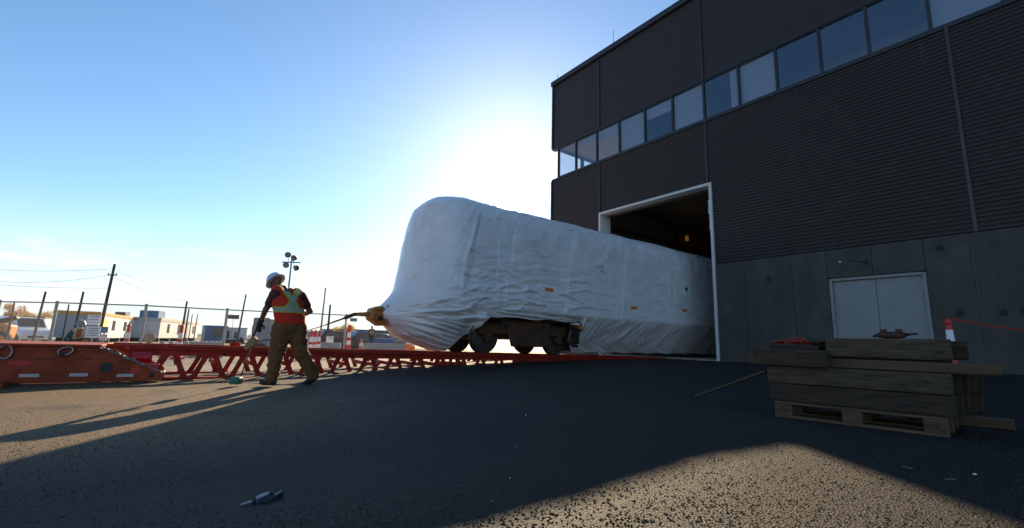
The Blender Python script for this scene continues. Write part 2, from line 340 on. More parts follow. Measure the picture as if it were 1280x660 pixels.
for a, b_ in zip(JY, JY[1:]):
    y0, y1 = b_+0.035, a-0.035
    corrugated(y0, y1, ZH+0.09, ZTOP-0.02, 0.112, 0.006)
    if abs(a-13.85) < 0.01: corrugated(y0, y1, DZ+0.12, ZS-0.09)
    else: corrugated(y0, y1, ZC+0.02, ZS-0.09)
for y in JY[1:-1]:
    bpart(MB().box(XF-0.05, XF+0.02, y-0.034, y+0.034, ZH+0.09, ZTOP-0.02), 'joint_trim', m_trim)
    z0 = ZC+0.02 if y < 8 else DZ+0.12
    bpart(MB().box(XF-0.05, XF+0.02, y-0.034, y+0.034, z0, ZS-0.09), 'joint_trim', m_trim)
bpart(MB().box(XF-0.06, XF+0.04, YC-0.03, YC+0.06, ZH+0.09, ZTOP-0.02), 'corner_trim', m_trim)
bpart(MB().box(XF-0.06, XF+0.04, YC-0.03, YC+0.06, ZC+0.02, ZS-0.09), 'corner_trim', m_trim)
# coping, sheathing behind the cladding, roof and the walls one does not see
bpart(MB().box(XF-0.12, XF+0.45, YR, YC+0.1, ZTOP, ZTOP+0.25), 'coping', m_cope)
bpart(MB().box(XF+0.45, XB, YR, YC+0.1, ZTOP, ZTOP+0.12), 'roof', m_cope)
inner = MB()
inner.box(XF+0.012, XF+0.30, YR, YC-0.01, ZH+0.10, ZTOP-0.01)
inner.box(XF+0.012, XF+0.30, YR, DY0-0.02, ZC+0.03, ZS-0.10)
inner.box(XF+0.012, XF+0.30, DY1+0.02, YC-0.01, 0.0, ZS-0.10)
inner.box(XF+0.012, XF+0.30, DY0-0.019, DY1+0.019, DZ+0.10, ZS-0.10)
bpart(inner, 'backing_wall', m_inner)
ends = MB()
ends.box(XF+0.31, XB, YC-0.32, YC, 0.0, ZS-0.10); ends.box(XF+0.31, XB, YC-0.32, YC, ZH+0.1, ZTOP-0.01)
ends.box(24.5, XB-0.01, YC-0.31, YC-0.01, ZS-0.1, ZH+0.1)
ends.box(XB-0.3, XB, YR+0.3, YC-0.33, 0.0, ZTOP-0.01); ends.box(XF+0.31, XB, YR, YR+0.28, 0, ZTOP-0.01)
bpart(ends, 'end_wall', m_clad)
# office storey behind the window band
office = MB(); office.box(XF+0.31, 24.4, YR+0.3, YC-0.33, ZS-0.32, ZS-0.12); office.box(XF+0.31, 24.4, YR+0.3, YC-0.33, ZH+0.12, ZH+0.3)
office.box(24.1, 24.4, YR+0.3, 10.0, ZS-0.11, ZH+0.11)
office.box(XF+2.2, XF+2.35, -20, 12.3, ZS-0.11, ZH+0.11); office.box(XF+0.8, XF+2.2, 11.9, 12.0, ZS-0.11, ZH+0.11)
bpart(office, 'office_storey', m_room)
# bands above and below the windows
for z0, z1 in ((ZS-0.09, ZS), (ZH, ZH+0.09)):
    bpart(MB().box(XF-0.05, XF+0.2, YR, YC-0.001, z0, z1), 'window_sill' if z0 < 10 else 'window_head', m_frame)
WY = [16.74, 15.42, 14.02, 12.66, 11.27, 9.92, 8.56, 7.22, 5.95, 4.655, 3.43, 2.09, 0.75, -0.6, -1.95]
bl = {2: (0.05, 0.9, 0.3), 3: (0.0, 1.0, 1.0), 5: (0, 1, 0.97), 6: (0.76, 1.0, 1.0), 7: (0, 1, 1.0), 11: (0, 1, 1.0), 12: (0, 1, 1), 4: (0, 1, 0.35), 1: (0, 1, 0.2)}
for i in range(len(WY)-1):
    a, b_ = WY[i], WY[i+1]; t = 0.036
    f = MB(); f.box(XF-0.03, XF+0.09, b_, b_+t, ZS, ZH); f.box(XF-0.03, XF+0.09, a-t, a, ZS, ZH)
    f.box(XF-0.029, XF+0.089, b_+t, a-t, ZS, ZS+0.05); f.box(XF-0.029, XF+0.089, b_+t, a-t, ZH-0.05, ZH)
    w = bpart(f, 'window', m_frame)
    bpart(MB().box(XF+0.02, XF+0.035, b_+t+0.001, a-t-0.001, ZS+0.051, ZH-0.051), 'pane', m_glass, w)
    if i in bl:
        q0, q1, h = bl[i]; wdt = a-b_-2*t
        bpart(MB().box(XF+0.10, XF+0.106, a-t-wdt*q1, a-t-wdt*q0, ZH-(ZH-ZS)*h+0.01, ZH-0.01), 'blind', m_blind, w)
bpart(MB().box(XF-0.04, XF+0.2, -24, WY[-1]-0.001, ZS+0.001, ZH-0.001), 'blank_infill', m_clad)
# recessed glazed corner with the end-wall windows seen through it
for j, x in enumerate((XF+0.12, XF+1.9, XF+3.7, XF+5.5, XF+7.3)):
    if j < 4:
        f = MB(); f.box(x, x+0.06, YC-0.40, YC-0.30, ZS, ZH); f.box(x+1.66, x+1.72, YC-0.40, YC-0.30, ZS, ZH)
        f.box(x+0.06, x+1.66, YC-0.399, YC-0.301, ZS, ZS+0.05); f.box(x+0.06, x+1.66, YC-0.399, YC-0.301, ZH-0.05, ZH)
        w = bpart(f, 'window', m_frame)
        bpart(MB().box(x+0.061, x+1.659, YC-0.36, YC-0.345, ZS+0.051, ZH-0.051), 'pane', m_glass, w)
# concrete base panels
CY = [13.87+3.28-0.01, 15.5, DY1+0.13]
def concrete(y0, y1, name='concrete_panel'):
    bpart(MB().box(XF-0.06, XF+0.28, y0+0.004, y1-0.004, -0.3, ZC), name, m_conc, bevel=0.006)
for a, b_ in zip(CY, CY[1:]): concrete(b_, a)
LY0, LY1, LZ = 2.82, 4.97, 2.70                                  # double door
CP = [DY0-0.13, 7.39, 5.93]
for a, b_ in zip(CP, CP[1:]): concrete(b_, a)
concrete(LY1+0.02, 5.93)
bpart(MB().box(XF-0.06, XF+0.28, LY0-0.013, 3.895, LZ+0.02, ZC), 'concrete_panel', m_conc, bevel=0.008)
bpart(MB().box(XF-0.06, XF+0.28, 3.905, LY1+0.013, LZ+0.02, ZC), 'concrete_panel', m_conc, bevel=0.008)
y = LY0-0.02
for b_ in (1.93, 0.5, -0.95, -2.4, -3.85, -5.3, -6.75, -8.2, -9.65, -11.1, -12.6, -14.1, -15.6, -17.1, -18.6, -20.1, -21.6, -23.1): concrete(b_, y); y = b_
bpart(MB().box(XF-0.075, XF-0.055, 1.90, 1.93, 0.1, ZC), 'conduit', m_trim)
for y, z in ((6.62, 2.86), (4.02, 3.10), (2.48, 3.27), (2.27, 1.62), (1.55, 1.62), (1.22, 1.64)):
    s_ = MB(); s_.box(XF-0.085, XF-0.061, y-0.06, y+0.06, z-0.05, z+0.05); s_.box(XF-0.11, XF-0.086, y-0.018, y+0.018, z-0.08, z+0.08)
    bpart(s_, 'anchor_plate', m_dark)
bpart(MB().tube([(XF-0.075, 4.42, 3.2), (XF-0.075, 4.25, 3.15), (XF-0.075, 4.06, 3.11)], 0.01, 6), 'cable_tail', m_dark)
lf = MB(); lf.ball((XF-0.10, 4.63, 3.165), 0.035, 8, 6); bpart(lf, 'wall_fitting', m_white)
# double door
dd = MB(); dd.box(XF-0.02, XF+0.24, LY0-0.01, LY0+0.07, 0.15, LZ); dd.box(XF-0.02, XF+0.24, LY1-0.07, LY1+0.01, 0.15, LZ); dd.box(XF-0.019, XF+0.239, LY0+0.07, LY1-0.07, LZ-0.07, LZ+0.01)
dframe = bpart(dd, 'door_frame', m_door, bevel=0.006)
for s_, (y0, y1) in enumerate(((LY0+0.075, 3.889), (3.899, LY1-0.075))):
    d = bpart(MB().box(XF+0.06, XF+0.12, y0, y1, 0.21, LZ-0.075), 'door', m_door, bevel=0.006)
    for z in (0.5, 1.45, 2.35):
        yy = y0-0.004 if s_ == 0 else y1+0.004
        bpart(MB().box(XF+0.035, XF+0.06, yy-0.02, yy+0.02, z-0.07, z+0.07), 'hinge', m_steel, d)
    if s_ == 0:
        h = MB(); bpart(MB().tube([(XF+0.06, 3.80, 1.16), (XF+0.02, 3.80, 1.16)], 0.035, 10), 'lock', m_dark, d); h.tube([(XF+0.03, 3.80, 1.03), (XF-0.01, 3.80, 1.03), (XF-0.01, 3.70, 1.03)], 0.018, 8)
        bpart(h, 'handle', m_dark, d)
# bay door: white lining, hall behind
j = MB(); j.box(XF-0.09, XF+0.31, DY0-0.10, DY0, 0.1, DZ+0.10); bpart(j, 'door_jamb', m_white, bevel=0.005)
j = MB(); j.box(XF-0.09, XF+0.62, DY1, DY1+0.10, 0.1, DZ+0.10); bpart(j, 'door_jamb', m_white, bevel=0.005)
j = MB(); j.box(XF-0.091, XF+0.31, DY0+0.001, DY1-0.001, DZ, DZ+0.10); bpart(j, 'door_head', m_white, bevel=0.005)
j = MB(); j.box(XF+0.312, XF+0.62, DY0+0.001, DY1-0.001, DZ+0.0, DZ+1.2); bpart(j, 'shutter_box', m_beam)
for z0, z1, w_ in ((5.45, 6.0, 0.10), (4.85, 5.38, 0.08)):
    s_ = MB(); s_.box(XF+0.02, XF+0.22, DY0, DY0+w_, z0, z1); s_.box(XF+0.05, XF+0.19, DY0+w_, DY0+w_+0.03, z0+0.06, z0+0.2)
    bpart(s_, 'door_sensor', m_white, bevel=0.01)
hall = MB(); hall.box(XF+0.31, XB-0.31, YC-0.5, YC-0.33, 0.0, 8.8); hall.box(XF+0.31, XB-0.31, 2.0, 2.15, 0, 8.8); hall.box(XB-0.7, XB-0.5, 2.2, YC-0.51, 0, 8.8); hall.box(XF+0.64, XB-0.31, 2.2, YC-0.51, 8.6, 8.8)
bpart(hall, 'hall_lining', m_inner)
bpart(MB().box(XF+0.0, XB-0.71, 2.2, YC-0.51, 0.0, 0.225), 'hall_floor', mat('hall_floor_concrete', (0.28, 0.26, 0.23), 0.6, 0, 0.2, 1.5))
for k in range(6):
    z = 1.6+1.35*k; bpart(MB().box(XF+0.64, XB-0.8, YC-0.68, YC-0.51, z, z+0.16), 'girt', m_beam)
for k in range(6):
    x = XF+3.2+6.4*k; c_ = MB(); c_.box(x, x+0.3, YC-0.98, YC-0.70, 0.23, 8.0); c_.box(x-0.001, x+0.301, 2.2, YC-0.7, 8.0, 8.5)
    bpart(c_, 'column', m_beam)
m_amber = bpy.data.materials.new('amber_lamp'); m_amber.use_nodes = True
eb = m_amber.node_tree.nodes['Principled BSDF']; eb.inputs['Base Color'].default_value = (0.8, 0.35, 0.05, 1); eb.inputs['Emission Color'].default_value = (1.0, 0.42, 0.06, 1); eb.inputs['Emission Strength'].default_value = 0.05
lm = MB(); lm.box(26.0, 26.2, 16.0, 16.18, 7.35, 7.7); bpart(lm, 'hall_lamp', m_amber, bevel=0.04)
# rooftop rods
for y, h in ((17.05, 0.55), (13.1, 0.95)):
    r_ = MB(); r_.tube([(XF+0.2, y, ZTOP+0.25), (XF+0.2, y, ZTOP+0.25+h)], 0.012, 6); r_.ball((XF+0.2, y, ZTOP+0.26), 0.04, 8, 4)
    bpart(r_, 'lightning_rod', m_steel)

#==STAGE2==
# ------------------------------------------------------------------ wrapped rail car
YT = 11.3                                   # centre line of the track
def rail_z(x): return 0.345 - 0.0127*(x+0.015)      # top of the track girders
m_wrap = mat('white_shrink_wrap', (0.76, 0.705, 0.69), 0.24, 0, 0.10, 1.4, 0.5, 12.0, alt=(0.84, 0.79, 0.775), stretch=(1, 1, 1.6), wear=((0.46, 0.42, 0.37), 1.7, 0.60, (0.5, 0.5, 1.6)))
m_bog = mat('bogie_grime', (0.10, 0.048, 0.022), 0.7, 0.3, 0.4, 6, 0.2, 30)
m_bogd = mat('bogie_dark', (0.032, 0.022, 0.016), 0.6, 0.4, 0.3, 8)
m_wheel = mat('wheel_steel', (0.10, 0.075, 0.055), 0.5, 0.6, 0.3, 10)
m_ora = mat('coupler_orange', (0.42, 0.17, 0.03), 0.6, 0.1, 0.45, 9, 0.2, 30)
m_tape = mat('orange_tape', (0.75, 0.18, 0.03), 0.5, 0, 0.1, 6)
m_strip = mat('clear_tape', (0.80, 0.81, 0.83), 0.3, 0, 0.05, 6)
m_black = mat('black_print', (0.02, 0.02, 0.022), 0.6, 0, 0.1, 6)
m_whitep = mat('white_paper', (0.80, 0.80, 0.78), 0.7, 0, 0.05, 6)
car = thing('wrapped_rail_car', 'rail car shrouded in white shrink wrap rolling into the bay door', 'rail car', (5.0, YT, rail_z(5.0)))

PROF = [(0.92, 0.36), (0.52, 0.80), (0.12, 1.30), (0.0, 1.46), (0.0, 2.6), (0.015, 3.5), (0.06, 3.88), (0.16, 4.16), (0.33, 4.36), (0.60, 4.48), (1.0, 4.56), (1.5, 4.60)]
TIP = [(0.30, 6.0), (0.42, 5.75), (0.55, 5.25), (0.72, 4.92), (1.0, 4.84), (1.5, 4.79), (2.3, 4.87), (3.1, 5.00), (3.9, 5.12), (4.25, 5.22), (4.48, 5.45), (4.56, 5.9), (4.60, 6.4)]
def levels(n=104):
    L_ = [0.0]
    for (a, b_), (c, d) in zip(PROF, PROF[1:]): L_.append(L_[-1] + math.hypot(c-a, d-b_))
    out = []
    for i in range(n):
        t = L_[-1]*i/(n-1)
        k = max(0, min(len(PROF)-2, next((q for q in range(len(L_)-1) if L_[q+1] >= t), len(L_)-2)))
        u = (t-L_[k])/(L_[k+1]-L_[k]); out.append((PROF[k][0]+(PROF[k+1][0]-PROF[k][0])*u, PROF[k][1]+(PROF[k+1][1]-PROF[k][1])*u))
    # round the corners of the section
    for _ in range(6): out = [out[0]] + [((out[i-1][0]+2*out[i][0]+out[i+1][0])/4, (out[i-1][1]+2*out[i][1]+out[i+1][1])/4) for i in range(1, n-1)] + [out[-1]]
    return out
def ridged(x, y, z=0.0, oct_=3):
    a = 0.0; f_ = 1.0; w = 0.5
    for _ in range(oct_):
        a += w*(1.0 - min(1.0, abs(noise.noise((x*f_, y*f_, z+f_)))*2.4)**0.7); f_ *= 2.0; w *= 0.5
    return a
def hem(x):             # lower edge of the wrap along the car: lifted over the bogie
    up = sstep(5.75, 6.75, x)*(1-sstep(10.15, 10.55, x))
    return 0.42 + 0.86*up + 0.02*math.sin(x*5.1)
LEV = levels(210); NPHI = 56; DN = 1.2; NEX = 2.3
tail_n = np.concatenate([np.linspace(0.0, 8.0, 270)[1:], np.linspace(8.0, 12.5, 90)[1:], np.linspace(12.5, 19.5, 14)[1:]])
tail_f = np.linspace(0.0, 19.5, 30)[1:]
_pr = np.random.default_rng(3); _perm = _pr.permutation(512); _ga = _pr.random(512)*2*math.pi; _gx, _gy = np.cos(_ga), np.sin(_ga)
def pn(x, y, seed=0):              # gradient noise, vectorised
    x = np.asarray(x, float)+seed*17.37; y = np.asarray(y, float)+seed*9.71
    xi = np.floor(x).astype(int); yi = np.floor(y).astype(int); xf, yf = x-xi, y-yi
    u = xf*xf*xf*(xf*(xf*6-15)+10); v = yf*yf*yf*(yf*(yf*6-15)+10)
    def g(a, b, dx, dy):
        h = _perm[(_perm[a % 512]+b) % 512]; return _gx[h]*dx+_gy[h]*dy
    n00 = g(xi, yi, xf, yf); n10 = g(xi+1, yi, xf-1, yf); n01 = g(xi, yi+1, xf, yf-1); n11 = g(xi+1, yi+1, xf-1, yf-1)
    return 1.4*((n00*(1-u)+n10*u)*(1-v)+(n01*(1-u)+n11*u)*v)
def rg(x, y, seed=0, oct_=3):      # ridged: sharp crests
    a = 0; f_ = 1.0; w = 0.5
    for o_ in range(oct_):
        a = a + w*(1-np.minimum(1.0, np.abs(pn(x*f_, y*f_, seed+o_))*2.6)**0.75); f_ *= 2.1; w *= 0.5
    return a
def ss(a, b, x):
    t = np.clip((x-a)/(b-a), 0, 1); return t*t*(3-2*t)
rows = []
for (o, z) in LEV:
    hw = 1.5-o; tip = lerp_tab(TIP, z); D_ = DN*(0.35+0.65*hw/1.5); arc = []
    for i in range(NPHI+1):
        ph = (math.pi/2)*i/NPHI; c_ = max(0.0, math.cos(ph))
        arc.append((tip+D_*(1-c_**(2/NEX)), math.sin(ph)**(2/NEX)*hw))
    near = arc+[(tip+D_+t, hw) for t in tail_n]; far = arc+[(tip+D_+t, hw) for t in tail_f]
    ring = [(x, YT+y) for x, y in reversed(far)]+[(x, YT-y) for x, y in near[1:]]
    rows.append(ring)
G = np.array(rows); NL, NR = G.shape[:2]; X = G[:, :, 0].copy(); Y = G[:, :, 1].copy()
O = np.array([a for a, b in LEV])[:, None]*np.ones((1, NR)); Z = np.array([b for a, b in LEV])[:, None]*np.ones((1, NR))
dX = np.gradient(X, axis=1); dY = np.gradient(Y, axis=1); ln = np.hypot(dX, dY)+1e-9; NXo, NYo = dY/ln, -dX/ln
seg = np.hypot(np.diff(X, axis=1), np.diff(Y, axis=1)); S = np.concatenate([np.zeros((NL, 1)), np.cumsum(seg, axis=1)], axis=1)
mid_i = len(tail_f)+NPHI; S = S-S[:, mid_i:mid_i+1]              # arc length from the nose tip, >0 on the near side
NXo[O > 1.42] = 0; NYo[O > 1.42] = 0
HB = 0.36+0.92*ss(6.0, 6.9, X)*(1-ss(10.15, 10.55, X))+0.02*np.sin(X*5.1)
ZZ = np.where(Z < 1.5, HB+(Z-0.36)/(1.5-0.36)*(1.5-HB), Z)
fl = np.where(Z < 1.5, ss(0.6, 1.1, HB)*0.8, 0); X = X+NXo*O*fl; Y = Y+NYo*O*fl
BZ = ZZ-1.22; X = X-0.58*np.exp(-((Y-YT)/0.66)**2)*np.exp(-(np.abs(BZ)/np.where(BZ > 0, 0.50, 0.48))**1.7)*(X < 6.2)
wall = 1-ss(3.6, 4.2, ZZ); warp = 0.5*pn(S*0.8, ZZ*0.8, 1)
D = 0.030*pn(S*0.55, ZZ*0.7, 3)+0.012*pn(S*1.7, ZZ*1.9, 4)
side_m = ss(1.7, 2.6, S)*(1-0.8*ss(5.6, 7.6, S)); mid_m = ss(1.15, 1.4, ZZ)*(1-ss(2.6, 3.5, ZZ))
D += 0.055*(rg(S*0.40+warp, ZZ*3.2+0.35*np.sin(S*0.9)+warp, 5, 3)-0.4)*side_m*mid_m
D += 0.030*(rg(S*1.5+2*warp, ZZ*2.6+warp, 8, 2)-0.4)*ss(0.4, 1.4, S)*(1-ss(4, 5.5, S))*ss(0.9, 1.3, ZZ)*(1-ss(2.1, 2.8, ZZ))
CS, CZ = S-0.1, ZZ-1.22; ANG = np.arctan2(CZ, np.abs(CS)+0.05); DI = np.hypot(CS, CZ)
low = (1-ss(1.30, 1.75, ZZ+0.075*(S-2.6)))*ss(0.25, 0.7, DI)*(1-ss(3.4, 4.8, DI))
D += 0.13*(rg(ANG*5.0, DI*0.5+1.5*warp, 11, 3)-0.4)*low
D += 0.060*(rg(S*1.0-ZZ*1.5, ZZ*0.5+S*0.2, 14, 3)-0.4)*ss(5.0, 5.8, S)*(1-ss(1.3, 1.5, ZZ))
D += 0.024*(rg(S*0.5+warp, ZZ*1.1, 17, 4)-0.4)*wall*ss(0.2, 0.8, np.abs(S))
# individual creases: short sharp folds
cr_ = np.random.default_rng(21)
def crease(s0, z0, ang, length, amp, width):
    ds, dz_ = S-s0, ZZ-z0; u = ds*math.cos(ang)+dz_*math.sin(ang); v = -ds*math.sin(ang)+dz_*math.cos(ang)+0.05*np.sin(u*2.2+s0*7)
    return amp*np.exp(-np.abs(v/width)**1.4)*np.exp(-(u/length)**4)
for k in range(46): D += crease(cr_.uniform(2.4, 6.6), cr_.uniform(1.35, 2.55), cr_.normal(-0.03, 0.10), cr_.uniform(0.25, 0.9), cr_.uniform(0.016, 0.046)*cr_.choice([1, 1, -0.7]), cr_.uniform(0.022, 0.045))
for k in range(22): D += crease(cr_.uniform(2.2, 4.2), cr_.uniform(1.5, 2.35), cr_.uniform(0.2, 1.1), cr_.uniform(0.10, 0.28), cr_.uniform(0.012, 0.03), cr_.uniform(0.02, 0.035))
for k in range(18): D += crease(cr_.uniform(3.2, 5.2), cr_.uniform(2.6, 3.6), cr_.normal(-0.10, 0.05), cr_.uniform(0.2, 0.5), cr_.uniform(0.006, 0.014), cr_.uniform(0.02, 0.04))
for k in range(26):
    a_ = cr_.uniform(-0.42, 0.32); r_ = cr_.uniform(0.7, 2.4); D += crease(0.1+r_*math.cos(a_), 1.22+r_*math.sin(a_), a_, cr_.uniform(0.25, 0.6), cr_.uniform(0.02, 0.05), cr_.uniform(0.025, 0.05))
for k in range(24): D += crease(cr_.uniform(5.6, 11.5), cr_.uniform(0.6, 1.3), cr_.uniform(0.5, 1.1), cr_.uniform(0.15, 0.4), cr_.uniform(0.012, 0.03), cr_.uniform(0.025, 0.05))
for k in range(9): D += crease(cr_.uniform(1.2, 2.3), cr_.uniform(2.4, 3.6), 1.45, cr_.uniform(0.3, 0.8), cr_.uniform(0.006, 0.014), cr_.uniform(0.03, 0.06))
# gather at the cab corner, hanging pleat, lap along the roof edge
D += 0.024*np.exp(-((S-(2.02+0.05*np.sin(ZZ*2)))/0.05)**2)*wall*ss(1.6, 2.2, ZZ)-0.016*np.exp(-((S-2.20)/0.10)**2)*wall*ss(1.6, 2.2, ZZ)
D += 0.016*np.exp(-((S-(1.05-0.22*(ZZ-2.4)))/0.08)**2)*ss(1.8, 2.2, ZZ)*wall
D += np.where((O > 0.02) & (O < 0.9) & (Z > 3), 0.022*(rg(S*1.6, O*3, 20, 2)-0.4), 0)
for s_e in (3.35, 5.55, 8.1, 10.6): D += 0.014*ss(s_e-0.012, s_e+0.012, S+0.04*pn(ZZ*2, ZZ*0+s_e, 31))*(1-ss(s_e+0.5, s_e+2.0, S))*wall      # sheet overlaps
Z2 = ZZ+(0.03*pn(S*0.7, O*2, 23)+0.03*(rg(S*1.3, O*2.2, 26, 2)-0.4))*np.clip((O-0.05)/0.35, 0, 1)*(Z > 3)
verts = np.stack([X+NXo*D, Y+NYo*D, Z2], axis=-1).reshape(-1, 3)
faces = [(j*NR+i, j*NR+i+1, (j+1)*NR+i+1, (j+1)*NR+i) for j in range(NL-1) for i in range(NR-1)]
wr = MB(); wr.v = [tuple(v) for v in verts.tolist()]; wr.f = faces
wrap = wr.build('wrap', m_wrap, car, smooth=True, world=True)
# underframe and bogie
def cpart(mb, name, m, parent=None, bevel=0.0, smooth=False): return mb.build(name, m, parent or car, bevel=bevel, world=True, smooth=smooth)
cpart(MB().box(6.2, 24.0, YT-1.2, YT+1.2, 1.30, 1.42), 'underframe', m_bogd)
cpart(MB().box(10.9, 14.6, YT-0.8, YT+0.8, 0.75, 1.29), 'equipment_box', m_bogd, bevel=0.03)
bog = cpart(MB().box(6.75, 10.0, YT-0.98, YT-0.82, 0.80, 1.12), 'bogie', m_bog, bevel=0.05)
cpart(MB().box(6.75, 10.0, YT+0.82, YT+0.98, 0.80, 1.12), 'side_frame', m_bog, bog, 0.05)
cpart(MB().box(7.9, 8.7, YT-0.9, YT+0.9, 0.70, 1.28), 'bolster', m_bog, bog, 0.05)
cpart(MB().prism([(7.55, 1.22), (9.25, 1.22), (9.1, 0.50), (7.75, 0.50)], 'y', YT-1.06, YT-0.99), 'cover_plate', m_bog, bog, 0.03)
for x in (8.0, 8.45, 8.9): cpart(MB().box(x-0.015, x+0.015, YT-1.085, YT-1.061, 0.52, 1.2), 'stiffener', m_bog, bog)
for x in (7.02, 9.62):
    zr = rail_z(x)+0.055
    for sgn in (-1, 1):
        yy = YT+sgn*0.75; prof = []
        w = MB(); rings = []
        for dy, r_ in ((-0.065, 0.40), (-0.06, 0.43), (0.045, 0.435), (0.05, 0.465), (0.07, 0.465)):
            rings.append([(x+r_*math.cos(2*math.pi*k/36), yy-dy*sgn*-1 if False else yy+(-dy if sgn > 0 else dy), zr+0.43+r_*math.sin(2*math.pi*k/36)) for k in range(36)])
        w.loft(rings); wh = cpart(w, 'wheel', m_wheel, bog, smooth=30)
        cpart(MB().tube([(x, yy+sgn*0.06, zr+0.43), (x, yy+sgn*0.24, zr+0.43)], [0.15, 0.13], 18), 'axle_box', m_bog, bog, 0.01)
    cpart(MB().tube([(x, YT-0.7, zr+0.43), (x, YT+0.7, zr+0.43)], 0.08, 12), 'axle', m_wheel, bog)
for x in (7.55, 9.12): cpart(MB().tube([(x, YT-0.9, 1.0), (x, YT-0.9, 1.29)], [0.13, 0.15], 14), 'spring', m_bogd, bog)
cpart(MB().tube([(6.75+0.4*math.cos(t), YT-1.12, 0.80+0.33*math.sin(t)) for t in np.linspace(2.2, 5.2, 14)], 0.022, 8), 'brake_hose', m_wheel, bog, smooth=True)
cpart(MB().tube([(10.0, YT-1.15, 1.2), (9.86, YT-1.2, 0.95), (9.78, YT-1.2, 0.72), (9.95, YT-1.2, 0.58), (10.2, YT-1.16, 0.56)], 0.045, 10), 'air_hose', m_wheel, bog, smooth=True)
cpart(MB().box(9.85, 10.25, YT-1.25, YT-0.95, 0.62, 1.1), 'brake_unit', m_bogd, bog, 0.04)
cpart(MB().tube([(10.28, YT-1.3, 1.16), (10.28, YT-1.05, 1.16)], 0.12, 16), 'air_reservoir', m_ora, bog, 0.01)
cpart(MB().box(9.95, 10.14, YT-1.32, YT-1.1, 1.20, 1.26), 'bracket', m_whitep, bog)
# coupler
cp = MB(); cp.prism([(4.16, 1.02), (4.02, 1.10), (4.05, 1.36), (4.22, 1.43), (4.46, 1.40), (4.46, 0.98), (4.3, 0.93)], 'y', YT-0.24, YT+0.20)
coup = cpart(cp, 'coupler', m_ora, bevel=0.035)
cpart(MB().tube([(4.06, YT-0.03, 1.215), (3.86, YT-0.03, 1.212), (3.70, YT-0.03, 1.205)], [0.07, 0.045, 0.035], 10), 'tow_pin', m_ora, coup)
for z in (1.08, 1.22, 1.34): cpart(MB().box(4.1, 4.5, YT-0.275, YT-0.241, z-0.02, z+0.02), 'rib', m_ora, coup, 0.008)
cpart(MB().tube([(4.25, YT-0.29, 1.12), (4.25, YT-0.26, 1.12)], 0.06, 12), 'bolt_head', m_bogd, coup)
cpart(MB().tube([(4.42, YT-0.30, 0.92), (4.42, YT-0.28, 1.46)], 0.03, 8), 'coupler_post', m_ora, coup)
# tapes and the lifting mark: thin sheets laid on the wrap
yS = YT-1.5
from mathutils.bvhtree import BVHTree
_wo = np.array(wr.v); wbvh = BVHTree.FromPolygons([Vector(v) for v in wr.v], wr.f)
def sheet(x0, x1, z0, z1, name, m, parent=None, nx_=8, nz_=8, lift=0.006):
    vs_ = []
    for j_ in range(nz_+1):
        for i in range(nx_+1):
            x = x0+(x1-x0)*i/nx_; z = z0+(z1-z0)*j_/nz_
            h = wbvh.ray_cast(Vector((x, 8.0, z)), Vector((0, 1, 0)))[0]
            vs_.append((x, (h.y if h else yS)-lift, z))
    fs_ = [(j_*(nx_+1)+i, j_*(nx_+1)+i+1, (j_+1)*(nx_+1)+i+1, (j_+1)*(nx_+1)+i) for j_ in range(nz_) for i in range(nx_)]
    return cpart(MB().add(vs_, fs_), name, m, parent, smooth=True)
sheet(8.56, 8.90, 2.10, 2.20, 'orange_tape', m_tape); sheet(12.38, 12.72, 1.83, 1.93, 'orange_tape', m_tape); sheet(15.40, 15.74, 1.94, 2.03, 'orange_tape', m_tape)
for x, z0, z1 in ((9.47, 2.15, 2.95), (11.89, 1.87, 2.9), (14.91, 1.80, 2.85), (6.9, 1.5, 3.6), (17.1, 1.75, 2.8)): sheet(x-0.035, x+0.035, z0, z1, 'seam_tape', m_strip, nz_=24, nx_=2)
mk = sheet(15.42, 16.02, 2.52, 3.10, 'handling_mark', m_whitep)
sheet(15.60, 15.84, 2.79, 2.83, 'mark_bar', m_black, mk, lift=0.012); sheet(15.70, 15.74, 2.67, 2.95, 'mark_bar', m_black, mk, lift=0.013)
sheet(15.66, 15.78, 2.75, 2.87, 'mark_dot', m_black, mk, lift=0.014)

# ------------------------------------------------------------------ red transfer track
m_red = mat('red_girder_paint', (0.33, 0.013, 0.006), 0.6, 0, 0.4, 5, 0.1, 30, alt=(0.42, 0.030, 0.012), spec=0.3, wear=((0.075, 0.030, 0.018), 7.0, 0.58, (1, 1, 1)), tone=0.12)
m_redb = mat('bright_red_paint', (0.50, 0.010, 0.010), 0.4, 0, 0.15, 5)
m_org = mat('orange_red_paint', (0.29, 0.036, 0.010), 0.6, 0, 0.4, 3, 0.1, 30, alt=(0.40, 0.065, 0.017), spec=0.3, wear=((0.10, 0.035, 0.018), 5.0, 0.57, (1, 1, 2.0)))
m_rail = mat('rail_steel', (0.25, 0.20, 0.17), 0.45, 0.8, 0.3, 8)
TX0, TX1 = -0.45, 15.0
trk = thing('transfer_track', 'long red steel girder track with slanted webs under the rail car', 'track', (TX0, YT, gz(TX0, YT)))
def tpart(mb, name, m, parent=None, bevel=0.0): return mb.build(name, m, parent or trk, bevel=bevel, world=True)
GH = 0.565                                    # girder height
NP = 50; PW = (TX1-TX0)/NP
